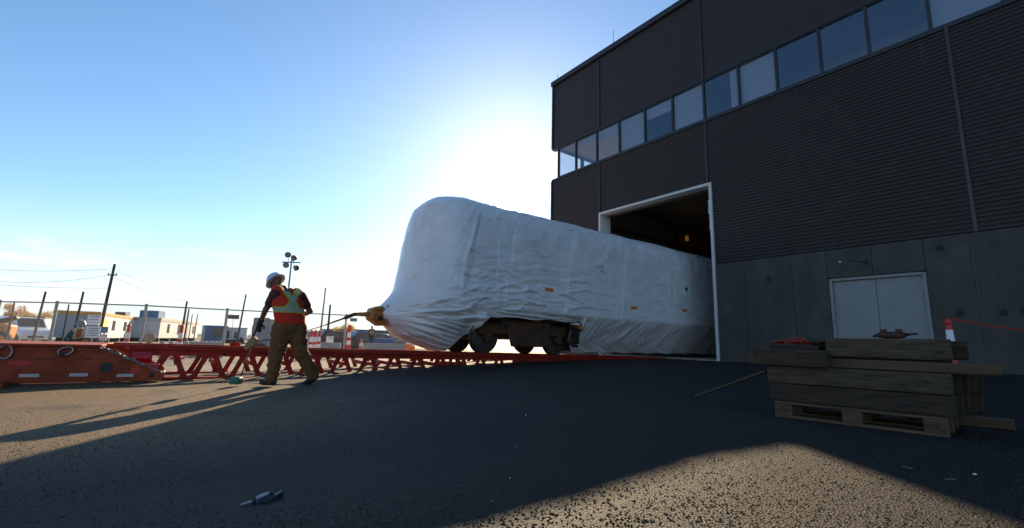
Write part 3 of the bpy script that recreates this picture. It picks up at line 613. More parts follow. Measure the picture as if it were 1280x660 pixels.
for y in (YT-0.72, YT+0.72):
    zt = lambda x: rail_z(x)
    tf = MB().prism([(TX0, zt(TX0)), (TX1, zt(TX1)), (TX1, zt(TX1)-0.022), (TX0, zt(TX0)-0.022)], 'y', y-0.09, y+0.09); tpart(tf, 'top_flange', m_red)
    tw = MB().prism([(TX0, zt(TX0)-0.0225), (TX1, zt(TX1)-0.0225), (TX1, zt(TX1)-0.13), (TX0, zt(TX0)-0.13)], 'y', y-0.012, y+0.012); tpart(tw, 'top_chord', m_red)
    bf = MB().prism([(TX0, zt(TX0)-GH+0.05), (TX1, zt(TX1)-GH+0.05), (TX1, zt(TX1)-GH), (TX0, zt(TX0)-GH)], 'y', y-0.085, y+0.085); tpart(bf, 'bottom_flange', m_red)
    tpart(MB().prism([(TX0-0.3, zt(TX0)+0.055), (TX1+6, zt(TX1)+0.055-0.07), (TX1+6, zt(TX1)-0.07), (TX0-0.3, zt(TX0)+0.0)], 'y', y-0.026, y+0.026), 'rail', m_red)
    for k in range(NP):
        xc = TX0 + (k+0.5)*PW; lean = 0.5*PW*(1 if k % 2 else -1)*1.1
        z1 = zt(xc)-0.12; z0 = zt(xc)-GH+0.045; xt, xb = xc+lean*0.5, xc-lean*0.5
        poly = []
        for t, hw in ((0, 0.085), (0.07, 0.055), (0.15, 0.052), (0.5, 0.046), (0.85, 0.052), (0.93, 0.055), (1, 0.085)): poly.append((xb+(xt-xb)*t-hw, z0+(z1-z0)*t))
        for t, hw in ((1, 0.085), (0.93, 0.055), (0.85, 0.052), (0.5, 0.046), (0.15, 0.052), (0.07, 0.055), (0, 0.085)): poly.append((xb+(xt-xb)*t+hw, z0+(z1-z0)*t))
        tpart(MB().prism(poly, 'y', y-0.0125, y+0.0125), 'web', m_red)
for k in range(0, NP, 2):
    x = TX0 + k*PW + 0.1; z = rail_z(x)
    tpart(MB().box(x-0.03, x+0.03, YT-0.70, YT+0.70, z-0.30, z-0.22), 'cross_member', m_red)
for x, dx in ((1.95, 0.14), (2.9, -0.12), (4.1, 0.16), (6.3, -0.12)):
    z = rail_z(x); tpart(MB().tube([(x-dx, YT-0.45, z-0.56), (x+dx, YT-0.5, z-0.20)], 0.035, 8), 'jack_strut', m_redb)
    tpart(MB().box(x-dx-0.09, x-dx+0.09, YT-0.54, YT-0.36, z-0.62, z-0.56), 'jack_foot', m_redb)
for k in range(1, 9):                                     # round lightening-hole bosses on the near chord
    x = TX0+k*4*PW+0.22; tpart(MB().tube([(x, YT-0.745, rail_z(x)-0.085), (x, YT-0.733, rail_z(x)-0.085)], 0.03, 10), 'bolt_head', m_bogd)

# ------------------------------------------------------------------ low transporter with tapered ends, left of the track
tr = thing('transport_ramp', 'orange-red steel transporter ramp with tapered nose, chain and reflective patches', 'transporter', (-3.0, 10.2, -0.25))
def rpart(mb, name, m, parent=None, bevel=0.0, smooth=False): return mb.build(name, m, parent or tr, bevel=bevel, world=True, smooth=smooth)
YP = 10.2
side = [(-9.0, -0.20), (0.06, -0.205), (0.12, -0.15), (0.10, -0.09), (-0.62, 0.335), (-0.80, 0.355), (-9.0, 0.40)]
rpart(MB().prism(side, 'y', YP, YP+0.03), 'side_plate', m_org, bevel=0.006)
rpart(MB().prism(side, 'y', YP+2.14, YP+2.17), 'side_plate', m_org, bevel=0.006)
rpart(MB().prism([(-9.0, 0.40), (-0.78, 0.357), (-0.78, 0.395), (-9.0, 0.44)], 'y', YP-0.06, YP+2.2), 'deck', m_org, bevel=0.006)
rpart(MB().prism([(-9.0, -0.26), (0.02, -0.27), (0.02, -0.21), (-9.0, -0.205)], 'y', YP-0.05, YP+0.12), 'bottom_rail', m_bog)
rpart(MB().prism([(-9.0, -0.26), (0.02, -0.27), (0.02, -0.21), (-9.0, -0.205)], 'y', YP+2.05, YP+2.22), 'bottom_rail', m_bog)
for x, z, r_, mm_ in ((-0.68, 0.03, 0.085, m_black), (-0.30, -0.02, 0.065, m_redb), (-0.07, -0.11, 0.04, m_black)):
    rpart(MB().tube([(x, YP-0.008, z), (x, YP-0.002, z)], r_, 24), 'pocket', mm_)
m_refl = mat('reflective_tape', (0.42, 0.42, 0.42), 0.35, 0.2, 0.3, 30)
for x in (-1.56, -1.00, -0.42, -2.15, -2.75): rpart(MB().box(x-0.11, x+0.11, YP-0.007, YP-0.002, -0.11+(-0.02 if x > -0.6 else 0), -0.06+(-0.02 if x > -0.6 else 0)), 'reflective_patch', m_refl)
ov = [(-1.68+0.13*math.cos(t), 0.10+0.045*math.sin(t)) for t in np.linspace(0, 2*math.pi, 20, endpoint=False)]
rpart(MB().prism(ov, 'y', YP-0.012, YP-0.002), 'red_pad', m_redb)
def link_ring(c, rx, rz, r_, n=16, tilt=0.0, yaw=0.0):
    pts = []
    for k in range(n+1):
        t = 2*math.pi*k/n; x = rx*math.cos(t); z = rz*math.sin(t)
        X = x*math.cos(tilt)-z*math.sin(tilt); Z = x*math.sin(tilt)+z*math.cos(tilt)
        pts.append((c[0]+X*math.cos(yaw), c[1]+X*math.sin(yaw), c[2]+Z))
    return MB().tube(pts, r_, 6, cap=False)
rpart(link_ring((-1.86, YP-0.04, 0.27), 0.075, 0.10, 0.016), 'shackle', m_steel, smooth=True)
sh = rpart(link_ring((-1.20, YP-0.04, 0.29), 0.09, 0.06, 0.016, tilt=0.4), 'shackle', m_steel, smooth=True)
rpart(MB().box(-1.27, -1.20, YP-0.06, YP-0.002, 0.20, 0.26), 'lug', m_bogd, bevel=0.008)
for x in (-1.36, -0.92, -1.48): rpart(MB().box(x-0.05, x+0.05, YP-0.006, YP-0.002, 0.155, 0.17), 'slot', m_bogd)
rpart(MB().tube([(-0.38, YP+0.2, 0.19), (-0.10, YP+0.2, 0.18)], 0.085, 18), 'cylinder', m_redb, bevel=0.02, smooth=40)
rpart(MB().box(-0.12, 0.02, YP+0.1, YP+0.25, -0.03, 0.07), 'clevis', m_redb, bevel=0.01)
rpart(MB().box(-2.3, -1.74, YP-0.42, YP-0.08, gz(-2, 9.9)-0.02, gz(-2, 9.9)+0.075), 'outrigger_pad', m_org, bevel=0.01)
# chain lying down the tapered nose
chn = tag(thing('chain', 'bright steel chain running down the tapered nose of the transporter', 'chain', (-0.78, YP-0.02, 0.35)))
a = Vector((-0.80, YP-0.03, 0.365)); b_ = Vector((0.10, YP-0.03, -0.075)); nl = 17
for k in range(nl):
    p = a.lerp(b_, (k+0.5)/nl) + Vector((0, 0, 0.012*math.sin(k*1.7)))
    tl = math.atan2((b_-a).z, (b_-a).x)
    mb = MB(); pts = []
    for q in range(13):
        t = 2*math.pi*q/12; u = 0.037*math.cos(t); w_ = 0.019*math.sin(t); flat = k % 2
        off = Vector((u*math.cos(tl), (w_ if flat else 0), u*math.sin(tl)+(0 if flat else w_)))
        pts.append(p+off)
    mb.tube(pts, 0.0085, 5, cap=False).build('chain_link', m_steel, chn, smooth=True, world=True)

# ------------------------------------------------------------------ tow cable
tow = thing('tow_cable', 'taut steel tow cable with shackle from the orange coupler down to the track', 'cable', (1.35, YT, 0.41))
pts = []
P0 = Vector((3.70, YT-0.03, 1.205)); P1 = Vector((1.3, YT-0.03, 0.42))
for k in range(25):
    t = k/24; p = P0.lerp(P1, t); p.z -= 0.10*math.sin(math.pi*t); pts.append(p)
MB().tube(pts[3:], 0.011, 6).build('wire_rope', m_bogd, tow, world=True, smooth=True)
MB().tube([P0+Vector((0.06, 0, 0)), P0+Vector((-0.02, 0, -0.01)), pts[2], pts[3]], [0.02, 0.045, 0.05, 0.02], 10).build('socket', m_wheel, tow, world=True, smooth=True)
MB().tube([pts[3], pts[5], pts[7]], [0.022, 0.02, 0.011], 8).build('swage_sleeve', m_bogd, tow, world=True, smooth=True)
MB().box(1.14, 1.32, YT-0.09, YT+0.03, 0.34, 0.47).build('anchor_lug', m_red, tow, world=True, bevel=0.015)

#==STAGE3==
# ------------------------------------------------------------------ pallet with timbers
m_pal = mat('pallet_wood', (0.115, 0.068, 0.031), 0.8, 0, 0.35, 7, 0.2, 40, stretch=(4, 0.5, 4), wear=((0.05, 0.032, 0.018), 5.0, 0.58, (2, 1, 2)), tone=0.2)
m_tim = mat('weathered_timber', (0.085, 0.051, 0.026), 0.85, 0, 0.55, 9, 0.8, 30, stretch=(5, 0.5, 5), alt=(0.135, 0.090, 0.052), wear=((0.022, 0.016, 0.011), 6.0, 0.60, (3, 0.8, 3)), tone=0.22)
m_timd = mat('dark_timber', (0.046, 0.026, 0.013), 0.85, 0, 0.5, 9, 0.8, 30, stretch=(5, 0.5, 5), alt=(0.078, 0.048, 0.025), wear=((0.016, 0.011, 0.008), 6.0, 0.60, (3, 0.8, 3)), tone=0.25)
m_timn = mat('fresh_timber', (0.10, 0.058, 0.026), 0.75, 0, 0.3, 9, 0.2, 30, stretch=(5, 0.5, 5))
PB = Vector((4.82, 0.865, 0.0)); PA = Vector((4.706, 2.08, 0.0))
PANG = math.atan2((PA-PB).y, (PA-PB).x) - math.pi/2           # local y runs along the long side, local x away from the camera
pal = thing('wooden_pallet', 'pale wooden pallet with stamped blocks under the timber stack', 'pallet', PB, PANG)
def deck(y0, y1, x0, x1, z0, z1, name): return MB().box(x0, x1, y0, y1, z0, z1).build(name, m_pal, pal, bevel=0.003)
for x0, x1 in ((0, 0.145), (0.165, 0.265), (0.328, 0.473), (0.535, 0.635), (0.655, 0.80)): deck(0, 1.2, x0, x1, 0.122, 0.144, 'deck_board')
for y0, y1 in ((0, 0.145), (0.528, 0.673), (1.055, 1.2)): deck(y0, y1, 0, 0.8, 0.1, 0.1215, 'stringer_board')
for x0, x1 in ((0, 0.1), (0.328, 0.473), (0.70, 0.80)):
    deck(0, 1.2, x0, x1, 0.0, 0.0215, 'bottom_board')
    for y0, y1 in ((0, 0.145), (0.528, 0.673), (1.055, 1.2)):
        bk = deck(y0+0.002, y1-0.002, x0+0.002, x1-0.002, 0.022, 0.0995, 'block')
        if x0 == 0 and y0 != 0.528:                           # oval brand burnt into the corner blocks
            yc = (y0+y1)/2; st = MB(); st.tube([(x0-0.0005, yc+0.055*math.cos(t), 0.061+0.026*math.sin(t)) for t in np.linspace(0, 2*math.pi, 25)], 0.0022, 5, cap=False)
            st.build('stamp_oval', m_bogd, bk)
            cu = bpy.data.curves.new('stamp_text', 'FONT'); cu.body = 'EPAL'; cu.size = 0.034; cu.extrude = 0.0008; cu.align_x = 'CENTER'; cu.align_y = 'CENTER'
            tmp = bpy.data.objects.new('tmp', cu); C.objects.link(tmp); dg = bpy.context.evaluated_depsgraph_get(); dg.update()
            tme = bpy.data.meshes.new_from_object(tmp.evaluated_get(dg)); bpy.data.objects.remove(tmp)
            to = link('stamp_text', tme, m_bogd, bk); to.location = (x0-0.0008, yc, 0.061); to.rotation_euler = (R(90), 0, R(-90)); tme.materials.clear(); tme.materials.append(m_bogd)
def timber(x0, x1, y0, y1, z0, z1, m, label, rz=0.0, name='timber', group='timbers stacked on the pallet'):
    """one sawn beam: chamfered, slightly bowed and dented"""
    rnd = random.Random(int((x0*97+y0*31+z0*57)*1000)); n = 12; rings = []
    cx_, cz_ = (x0+x1)/2, (z0+z1)/2; hx, hz_ = (x1-x0)/2-0.001, (z1-z0)/2-0.001; c_ = 0.009
    for k in range(n+1):
        y = y0+(y1-y0)*k/n; e = 0.0015
        ring = []
        for px_, pz_ in ((-hx+c_, -hz_), (hx-c_, -hz_), (hx, -hz_+c_), (hx, hz_-c_), (hx-c_, hz_), (-hx+c_, hz_), (-hx, hz_-c_), (-hx, -hz_+c_)):
            ring.append((px_+rnd.uniform(-e*2, 0)*(1 if px_ > 0 else -1), y-(y0+y1)/2+(rnd.uniform(-0.004, 0.004) if k in (0, n) else 0), pz_+hz_+0.001+rnd.uniform(-e*2, 0)*(1 if pz_ > 0 else -1)))
        rings.append(ring)
    o = MB().loft(rings).build(name, m, None)
    o.matrix_world = Matrix.Translation(PB) @ Matrix.Rotation(PANG, 4, 'Z') @ Matrix.Translation((cx_, (y0+y1)/2, z0)) @ Matrix.Rotation(rz, 4, 'Z')
    loc, rot, _ = o.matrix_world.decompose(); o.location = loc; o.rotation_euler = rot.to_euler()
    return tag(o, label, 'timber', group)
T = 0.163; Z1 = 0.145
hid1 = 'dark timber lying on the pallet, %s row from the front'; hid2 = 'timber in the layer above the bottom one, %s row from the front'
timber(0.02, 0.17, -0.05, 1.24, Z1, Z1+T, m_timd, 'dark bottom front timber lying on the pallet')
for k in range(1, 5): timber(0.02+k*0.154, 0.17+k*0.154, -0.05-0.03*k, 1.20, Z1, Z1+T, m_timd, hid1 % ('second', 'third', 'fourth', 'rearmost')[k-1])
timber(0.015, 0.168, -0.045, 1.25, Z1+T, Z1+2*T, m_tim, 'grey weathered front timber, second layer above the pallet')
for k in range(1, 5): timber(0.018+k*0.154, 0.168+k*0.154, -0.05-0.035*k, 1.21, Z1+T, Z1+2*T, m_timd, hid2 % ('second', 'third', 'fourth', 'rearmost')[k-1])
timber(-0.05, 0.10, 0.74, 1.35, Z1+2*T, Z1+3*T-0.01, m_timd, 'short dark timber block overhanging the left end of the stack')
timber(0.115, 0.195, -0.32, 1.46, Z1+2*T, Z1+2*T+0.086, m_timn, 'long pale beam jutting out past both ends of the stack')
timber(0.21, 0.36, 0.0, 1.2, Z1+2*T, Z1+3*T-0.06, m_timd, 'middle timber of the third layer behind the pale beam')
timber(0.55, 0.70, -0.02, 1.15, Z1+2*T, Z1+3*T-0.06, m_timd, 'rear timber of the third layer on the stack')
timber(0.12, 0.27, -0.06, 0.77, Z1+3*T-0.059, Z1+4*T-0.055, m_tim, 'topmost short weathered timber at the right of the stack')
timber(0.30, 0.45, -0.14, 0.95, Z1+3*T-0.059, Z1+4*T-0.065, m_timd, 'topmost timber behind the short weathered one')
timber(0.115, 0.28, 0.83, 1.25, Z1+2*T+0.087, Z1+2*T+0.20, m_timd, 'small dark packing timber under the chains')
# loose planks and the leaning stick
lp = timber(0.92, 1.02, -0.33, 0.35, 0.001, 0.095, m_timn, 'loose pale beam lying on the asphalt right of the pallet', name='loose_beam', group=None)
stick = MB(); stick.obox((0, 0, 0), (0.95, 0.035, 0.022), (0, 0, 0))
st = stick.build('wooden_stick', m_timn, None, bevel=0.003)
p0 = Vector((5.437, 3.313, 0.015)); p1 = Vector((4.93, 2.22, 0.40)); dv = p1-p0
st.location = (p0+p1)/2; st.rotation_euler = dv.to_track_quat('X', 'Z').to_euler(); st.scale = (dv.length/0.95, 1, 1)
tag(st, 'thin wooden stick leaning from the asphalt to the left end of the stack', 'stick')
# hardware on the stack
MP = Matrix.Translation(PB) @ Matrix.Rotation(PANG, 4, 'Z')
m_rust = mat('rusty_iron', (0.10, 0.045, 0.03), 0.7, 0.5, 0.5, 20, 0.3, 60)
m_redh = mat('red_hook_paint', (0.35, 0.03, 0.02), 0.5, 0.2, 0.3, 12)
ztop = Z1+4*T-0.055
tb = thing('chain_binder', 'rusty chain binder lying on top of the timber stack', 'binder', MP @ Vector((0.19, 0.30, ztop+0.028)), PANG)
MB().tube([(0, -0.09, 0), (0, -0.05, 0), (0, 0.05, 0), (0, 0.09, 0)], [0.022, 0.030, 0.030, 0.022], 12).build('barrel', m_rust, tb, smooth=40)
for yy in (-0.05, 0.055): MB().tube([(0, yy-0.022, 0.028), (0, yy+0.022, 0.028)], 0.024, 10).build('collar', m_rust, tb, smooth=40)
MB().tube([(0, -0.09, 0.005), (0, -0.13, 0.010), (0, -0.17, 0.012)], [0.016, 0.009, 0.009], 8).build('screw', m_rust, tb, smooth=True)
MB().tube([(0, 0.09, 0), (0, 0.115, -0.006), (0.02, 0.13, -0.01)], [0.016, 0.012, 0.009], 8).build('hook', m_rust, tb, smooth=True)
zc = Z1+2*T+0.20
def pile(name, label, y0, y1, z0, m, nl, seed):
    rnd = random.Random(seed); t = thing(name, label, 'chain', MP @ Vector((0.20, (y0+y1)/2, z0)), PANG, 'chains on the timber stack')
    for k in range(nl):
        u = (k+0.5)/nl; c = Vector((0.05*math.sin(k*1.9)+rnd.uniform(-0.02, 0.02), (u-0.5)*(y1-y0), 0.012+0.016*abs(math.sin(k*0.9))+rnd.uniform(0, 0.012)))
        ax = Vector((rnd.uniform(-1, 1), rnd.uniform(-1, 1), rnd.uniform(-0.4, 0.4))).normalized(); bx_ = ax.cross(Vector((rnd.uniform(-0.5, 0.5), rnd.uniform(-0.5, 0.5), 1))).normalized()
        MB().tube([c+ax*0.027*math.cos(q)+bx_*0.016*math.sin(q) for q in np.linspace(0, 2*math.pi, 13)], 0.0075, 6, cap=False).build('chain_link', m, t, smooth=True)
    return t
pile('chain', 'red chain heaped on the left of the timber stack', 0.90, 1.22, zc, m_redh, 26, 3)
pile('chain', 'dark rusty chain end beside the red chain on the stack', 0.80, 0.92, zc+0.0, m_rust, 12, 5)
hk = thing('chain_hook', 'red grab hook lying on the chain heap', 'hook', MP @ Vector((0.19, 1.0, zc+0.045)), PANG)
MB().tube([(0, 0.05*math.cos(t)+0.0, 0.02*math.sin(t)) for t in np.linspace(-0.3, 3.8, 12)], [0.009]*8+[0.008, 0.007, 0.006, 0.004], 8).build('hook_bend', m_redh, hk, smooth=True)
MB().tube([(0, 0.05, 0.0), (0, 0.09, 0.004)], [0.010, 0.013], 8).build('hook_eye', m_redh, hk, smooth=True)

# ------------------------------------------------------------------ delineator posts, cones
m_cone = mat('safety_red_plastic', (0.55, 0.035, 0.02), 0.45, 0, 0.15, 6)
m_coneo = mat('safety_orange_plastic', (0.70, 0.17, 0.03), 0.5, 0, 0.15, 6)
m_band = mat('white_band', (0.75, 0.75, 0.75), 0.35, 0, 0.08, 10)
def delineator(x, y, label, h=1.05, m=None, group='tall red and white delineator posts', slim=1.0, bands=((0.38, 0.52), (0.62, 0.80))):
    t = thing('delineator_post', label, 'delineator', (x, y, gz(x, y)), random.uniform(0, 3), group); k = h/1.05; m = m or m_cone
    b = MB(); b.loft([ell((0, 0, z), r_, r_, 8) for z, r_ in ((0, 0.20*k*slim), (0.05*k, 0.20*k*slim), (0.09*k, 0.12*k*slim))]); b.build('base', m, t)
    def seg(z0, z1, nm, mt, extra=0.0):
        rr = lambda z: (0.095 - 0.052*z)*k*slim+extra
        MB().tube([(0, 0, z0*k), (0, 0, z1*k)], [rr(z0), rr(z1)], 14).build(nm, mt, t, smooth=40)
    seg(0.085, 0.98, 'post', m)
    for z0, z1 in bands: seg(z0, z1, 'reflective_band', m_band, 0.004)
    MB().loft([ell((0, 0, z*k), r_*k*slim, r_*k*slim, 12) for z, r_ in ((0.97, 0.036), (0.985, 0.055), (1.02, 0.055), (1.05, 0.035))]).build('handle', m, t, smooth=40)
    return t
def cone(x, y, label, h=0.5, m=None, group='small traffic cones in the yard'):
    t = thing('traffic_cone', label, 'cone', (x, y, gz(x, y)), 0.3, group); m = m or m_coneo
    MB().box(-0.2*h/0.7, 0.2*h/0.7, -0.2*h/0.7, 0.2*h/0.7, 0, 0.03).build('base', m, t, bevel=0.008)
    MB().tube([(0, 0, 0.03), (0, 0, h)], [0.14*h/0.7, 0.025], 14).build('body', m, t, smooth=40)
    MB().tube([(0, 0, h*0.5), (0, 0, h*0.7)], [0.0855*h/0.7*1.02, 0.068*h/0.7*1.02], 14).build('reflective_band', m_band, t, smooth=40)
    return t
delineator(7.15, 1.17, 'red and white delineator post by the wall behind the timber stack', 1.02, slim=0.62, bands=((0.58, 0.70), (0.76, 0.92)))
rope_pts = [Vector((7.13, 1.15, 1.02)).lerp(Vector((9.4, -0.9, 0.9)), t)-Vector((0, 0, 0.12*math.sin(math.pi*t))) for t in np.linspace(0, 1, 16)]
tag(MB().tube(rope_pts, 0.008, 6).build('barrier_rope', m_redb, None, smooth=True), 'thin red barrier rope strung from the delineator post along the wall', 'rope')
def at(px, d):                     # ground position for a bearing measured in the photograph and a distance
    v = fw + rt*((px-640)/569.0) - upv*((428+0.0278*(px-637)-330)/569.0)
    return (v.x*d, v.y*d)
for px, d, lab in ((160, 15.5, 'red and white delineator post in front of the office trailer with orange trim'), (226, 15.5, 'red and white delineator post in front of the white trailer with dark windows'), (436, 17.0, 'red and white delineator post beside the dark parked car')):
    x, y = at(px, d); delineator(x, y, lab, 1.15)
for px, d, h, lab, m in ((146, 20, 0.62, 'small red cone left of the tall delineator by the office trailer', m_cone), (207, 20, 0.6, 'slim red cone right of the round brown sign', m_cone), (203, 22, 0.65, 'slim orange cone between round brown sign and tall delineator', m_coneo), (174, 22, 0.5, 'low orange cone at the right end of the office trailer', m_coneo), (77, 17, 0.55, 'red cone left of the crouching worker', m_cone), (46, 19, 0.6, 'red cone in front of the green container', m_cone), (452, 22, 0.75, 'pale orange cone beside the blue pickup', m_coneo), (511, 19, 0.8, 'orange cone under the wrapped nose', m_coneo), (517, 19, 0.55, 'short orange cone beside the one under the nose', m_coneo)):
    x, y = at(px, d); cone(x, y, lab, h, m)
for px, d, lab in ((394, 15.2, 'middle striped delineator right of the walking worker'), (399, 16.2, 'rightmost striped delineator right of the walking worker'), (389, 15.5, 'leftmost striped delineator, just behind the walking worker')):
    x, y = at(px, d); delineator(x, y, lab, 0.95)

# ------------------------------------------------------------------ fence
m_galv = mat('galvanised_steel', (0.33, 0.34, 0.35), 0.5, 0.6, 0.2, 6)
fx = [(-11.4, 23.8), (-8.0, 23.2), (-4.49, 22.6), (-2.9, 21.0), (-0.56, 19.6), (1.75, 19.4), (5.68, 18.35), (9.2, 17.8)]
fe = thing('chain_link_fence', 'galvanised chain-link fence with top rail across the yard', 'fence', (fx[0][0], fx[0][1], gz(*fx[0])))
FT = 1.5
for k, (x, y) in enumerate(fx):
    MB().tube([(x, y, gz(x, y)-0.05), (x, y, FT+0.06)], 0.045 if k in (3, 4, 5) else 0.035, 10).build('post', m_galv, fe, world=True, smooth=40)
for a, b_ in zip(fx, fx[1:]):
    MB().tube([(a[0], a[1], FT), (b_[0], b_[1], FT)], 0.022, 8).build('top_rail', m_galv, fe, world=True, smooth=40)
cm = MB()
for a, b_ in zip(fx, fx[1:]):
    a = Vector((a[0], a[1], 0)); b_ = Vector((b_[0], b_[1], 0)); L_ = (b_-a).length; n = int(L_/0.085); H_ = 1.65
    for k in range(-int(H_/0.085), n):
        for sg in (1, -1):
            s0 = k*0.085 if sg > 0 else (n-k)*0.085; s1 = s0+sg*H_; z0, z1 = FT-H_, FT
            t0, t1 = 0.0, 1.0
            def clip(v, t0, t1):
                pass
            lo, hi2 = 0.0, L_
            if sg > 0:
                t0 = max(0.0, (lo-s0)/H_); t1 = min(1.0, (hi2-s0)/H_)
            else:
                t0 = max(0.0, (s0-hi2)/H_); t1 = min(1.0, (s0-lo)/H_)
            if t1-t0 < 0.03: continue
            p = a.lerp(b_, (s0+(s1-s0)*t0)/L_); q = a.lerp(b_, (s0+(s1-s0)*t1)/L_); p.z = z0+H_*t0; q.z = z0+H_*t1
            cm.tube([p, q], 0.0022, 3, cap=False)
tag(cm.build('wire_mesh', m_galv, fe, world=True), kind='stuff')
m_sign = mat('sign_white', (0.72, 0.72, 0.72), 0.6, 0, 0.06, 5)
m_print = mat('sign_print', (0.22, 0.22, 0.23), 0.7, 0, 0.2, 5)
m_brown = mat('sign_brown', (0.36, 0.25, 0.14), 0.6, 0, 0.2, 5)
m_blue = mat('sign_blue', (0.10, 0.19, 0.33), 0.6, 0, 0.2, 5)
def signboard(px, d, zc, w, h, label, m, marks=0, post=True):
    x, y = at(px, d); t = thing('sign_board', label, 'sign', (x, y, gz(x, y)), -HEAD+R(20)); z = zc-gz(x, y)
    MB().box(-w/2, w/2, -0.01, 0.01, z-h/2, z+h/2).build('panel', m, t, bevel=0.003)
    if post: MB().tube([(0, 0.035, 0), (0, 0.035, z+h*0.4)], 0.025, 8).build('post', m_galv, t, smooth=40)
    for k in range(marks):
        zz = z+h*(0.32-0.62*k/max(1, marks-1)); MB().box(-w*(0.36 if k % 2 else 0.28), w*(0.34 if k % 2 else 0.38), -0.0125, -0.0105, zz-h*0.035, zz+h*0.035).build('print_line', m_print, t)
    return t
signboard(115, 14.2, 0.96, 0.34, 0.30, 'white notice sheet high on the fence above the crouching worker', m_sign, 3, False)
signboard(116, 14.0, 0.58, 0.36, 0.34, 'pale notice board on a post right of the crouching worker', m_sign, 4)
signboard(130, 16.0, 0.66, 0.22, 0.22, 'small blue square sign beside the notice board', m_blue, 0)
signboard(130.5, 15.9, 0.40, 0.22, 0.22, 'small white sign under the blue square one', m_sign, 2)
x, y = at(188, 17.5); t = thing('round_sign', 'round brown sign on a stake before the white trailer', 'sign', (x, y, gz(x, y)), -HEAD+R(20))
MB().tube([(0, -0.01, 0.72), (0, 0.01, 0.72)], 0.19, 28).build('disc', m_brown, t); MB().tube([(0, 0.03, 0), (0, 0.03, 0.85)], 0.02, 8).build('post', m_galv, t)
MB().box(-0.02, 0.02, -0.014, -0.0105, 0.6, 0.84).build('print_line', m_print, t)
signboard(412.5, 30, 0.38, 0.45, 0.62, 'white sign with a dark mark by the dark parked car', m_sign, 1)
signboard(440, 60, 3.0, 0.9, 0.45, 'small dark sign on a tall mast right of the fence post', m_print, 0)
signboard(289, 55, 2.75, 1.2, 0.5, 'small dark red sign on a mast above the right white trailer', mat('sign_maroon', (0.14, 0.05, 0.06), 0.6), 0)

# ------------------------------------------------------------------ site trailers, containers
m_tw = mat('trailer_white', (0.70, 0.69, 0.66), 0.6, 0, 0.10, 1.5)
m_tg = mat('trailer_grey', (0.30, 0.33, 0.36), 0.6, 0, 0.12, 1.5)
m_torg = mat('trailer_orange_trim', (0.62, 0.30, 0.06), 0.6, 0, 0.15, 2)
m_twin = mat('dark_window', (0.05, 0.055, 0.06), 0.15, 0, 0.1, 5)
m_green = mat('container_green', (0.035, 0.085, 0.065), 0.5, 0, 0.2, 2)
m_yel = mat('banner_yellow', (0.70, 0.62, 0.12), 0.6, 0, 0.1, 3)
m_cream = mat('trailer_cream', (0.60, 0.48, 0.28), 0.6, 0, 0.1, 2)
m_bluegrey = mat('container_blue', (0.13, 0.20, 0.30), 0.55, 0, 0.15, 2)
m_roof = mat('trailer_roof', (0.52, 0.50, 0.42), 0.7, 0, 0.12, 2)
def trailer(name, label, x0, x1, y0, y1, z1, wall, roof, wins, cat='trailer', rib=False, group='site trailers beyond the fence', trim_h=0.16, skid=True):
    g = gz((x0+x1)/2, (y0+y1)/2); zb = g+0.45 if skid else g+0.12
    t = thing(name, label, cat, ((x0+x1)/2, (y0+y1)/2, g), 0, group)
    def p(mb, nm, m, par=None, bevel=0.0): return mb.build(nm, m, par or t, bevel=bevel, world=True)
    p(MB().box(x0, x1, y0, y1, zb, z1), 'wall', wall, bevel=0.03)
    p(MB().box(x0-0.06, x1+0.06, y0-0.06, y1+0.06, z1+0.001, z1+trim_h), 'roof', roof, bevel=0.02)
    if skid:
        for yy in np.linspace(y0+0.8, y1-0.8, 5): p(MB().box(x0+0.3, x1-0.1, yy-0.2, yy+0.2, g, zb-0.001), 'support', m_dark)
    if rib:
        for k in range(int((y1-y0)/0.4)): p(MB().box(x1+0.001, x1+0.04, y0+0.2+k*0.4, y0+0.3+k*0.4, zb+0.1, z1-0.1), 'rib', wall)
        for k in range(int((x1-x0)/0.4)): p(MB().box(x0+0.2+k*0.4, x0+0.3+k*0.4, y0-0.04, y0-0.001, zb+0.1, z1-0.1), 'rib', wall)
    for side_, u, w, za, zb_ in wins:      # windows: on +X side ('x') or -Y end ('y')
        if side_ == 'x': f = p(MB().box(x1+0.001, x1+0.03, u, u+w, za, zb_), 'window', m_frame); p(MB().box(x1+0.0305, x1+0.036, u+0.06, u+w-0.06, za+0.06, zb_-0.06), 'pane', m_twin, f)
        else: f = p(MB().box(u, u+w, y0-0.03, y0-0.001, za, zb_), 'window', m_frame); p(MB().box(u+0.06, u+w-0.06, y0-0.036, y0-0.0305, za+0.06, zb_-0.06), 'pane', m_twin, f)
    return t, p
t, p = trailer('office_trailer', 'long site office trailer with orange roof trim, shaded grey end and yellow banner', -7.08, -3.78, 59.0, 79.0, 2.10, m_tw, m_torg, [('x', 64.2, 1.2, 0.7, 1.75), ('x', 69.5, 1.3, 0.7, 1.75)], trim_h=0.32)
p(MB().box(-7.09, -3.77, 58.95, 58.999, -0.1, 2.09), 'shaded_end', m_tg)  # grey sheet over the white wall paints in the shade on this end
p(MB().box(-3.77, -3.75, 59.4, 62.2, 0.55, 1.75), 'banner', m_yel)
p(MB().box(-5.73, -4.83, 58.90, 58.949, -0.1, 1.9), 'end_door', m_tg)
p(MB().box(-5.6, -4.6, 74.0, 76.2, 2.43, 3.0), 'roof_unit', mat('roof_unit', (0.16, 0.12, 0.13), 0.7)); t.rotation_euler.z = R(-7)
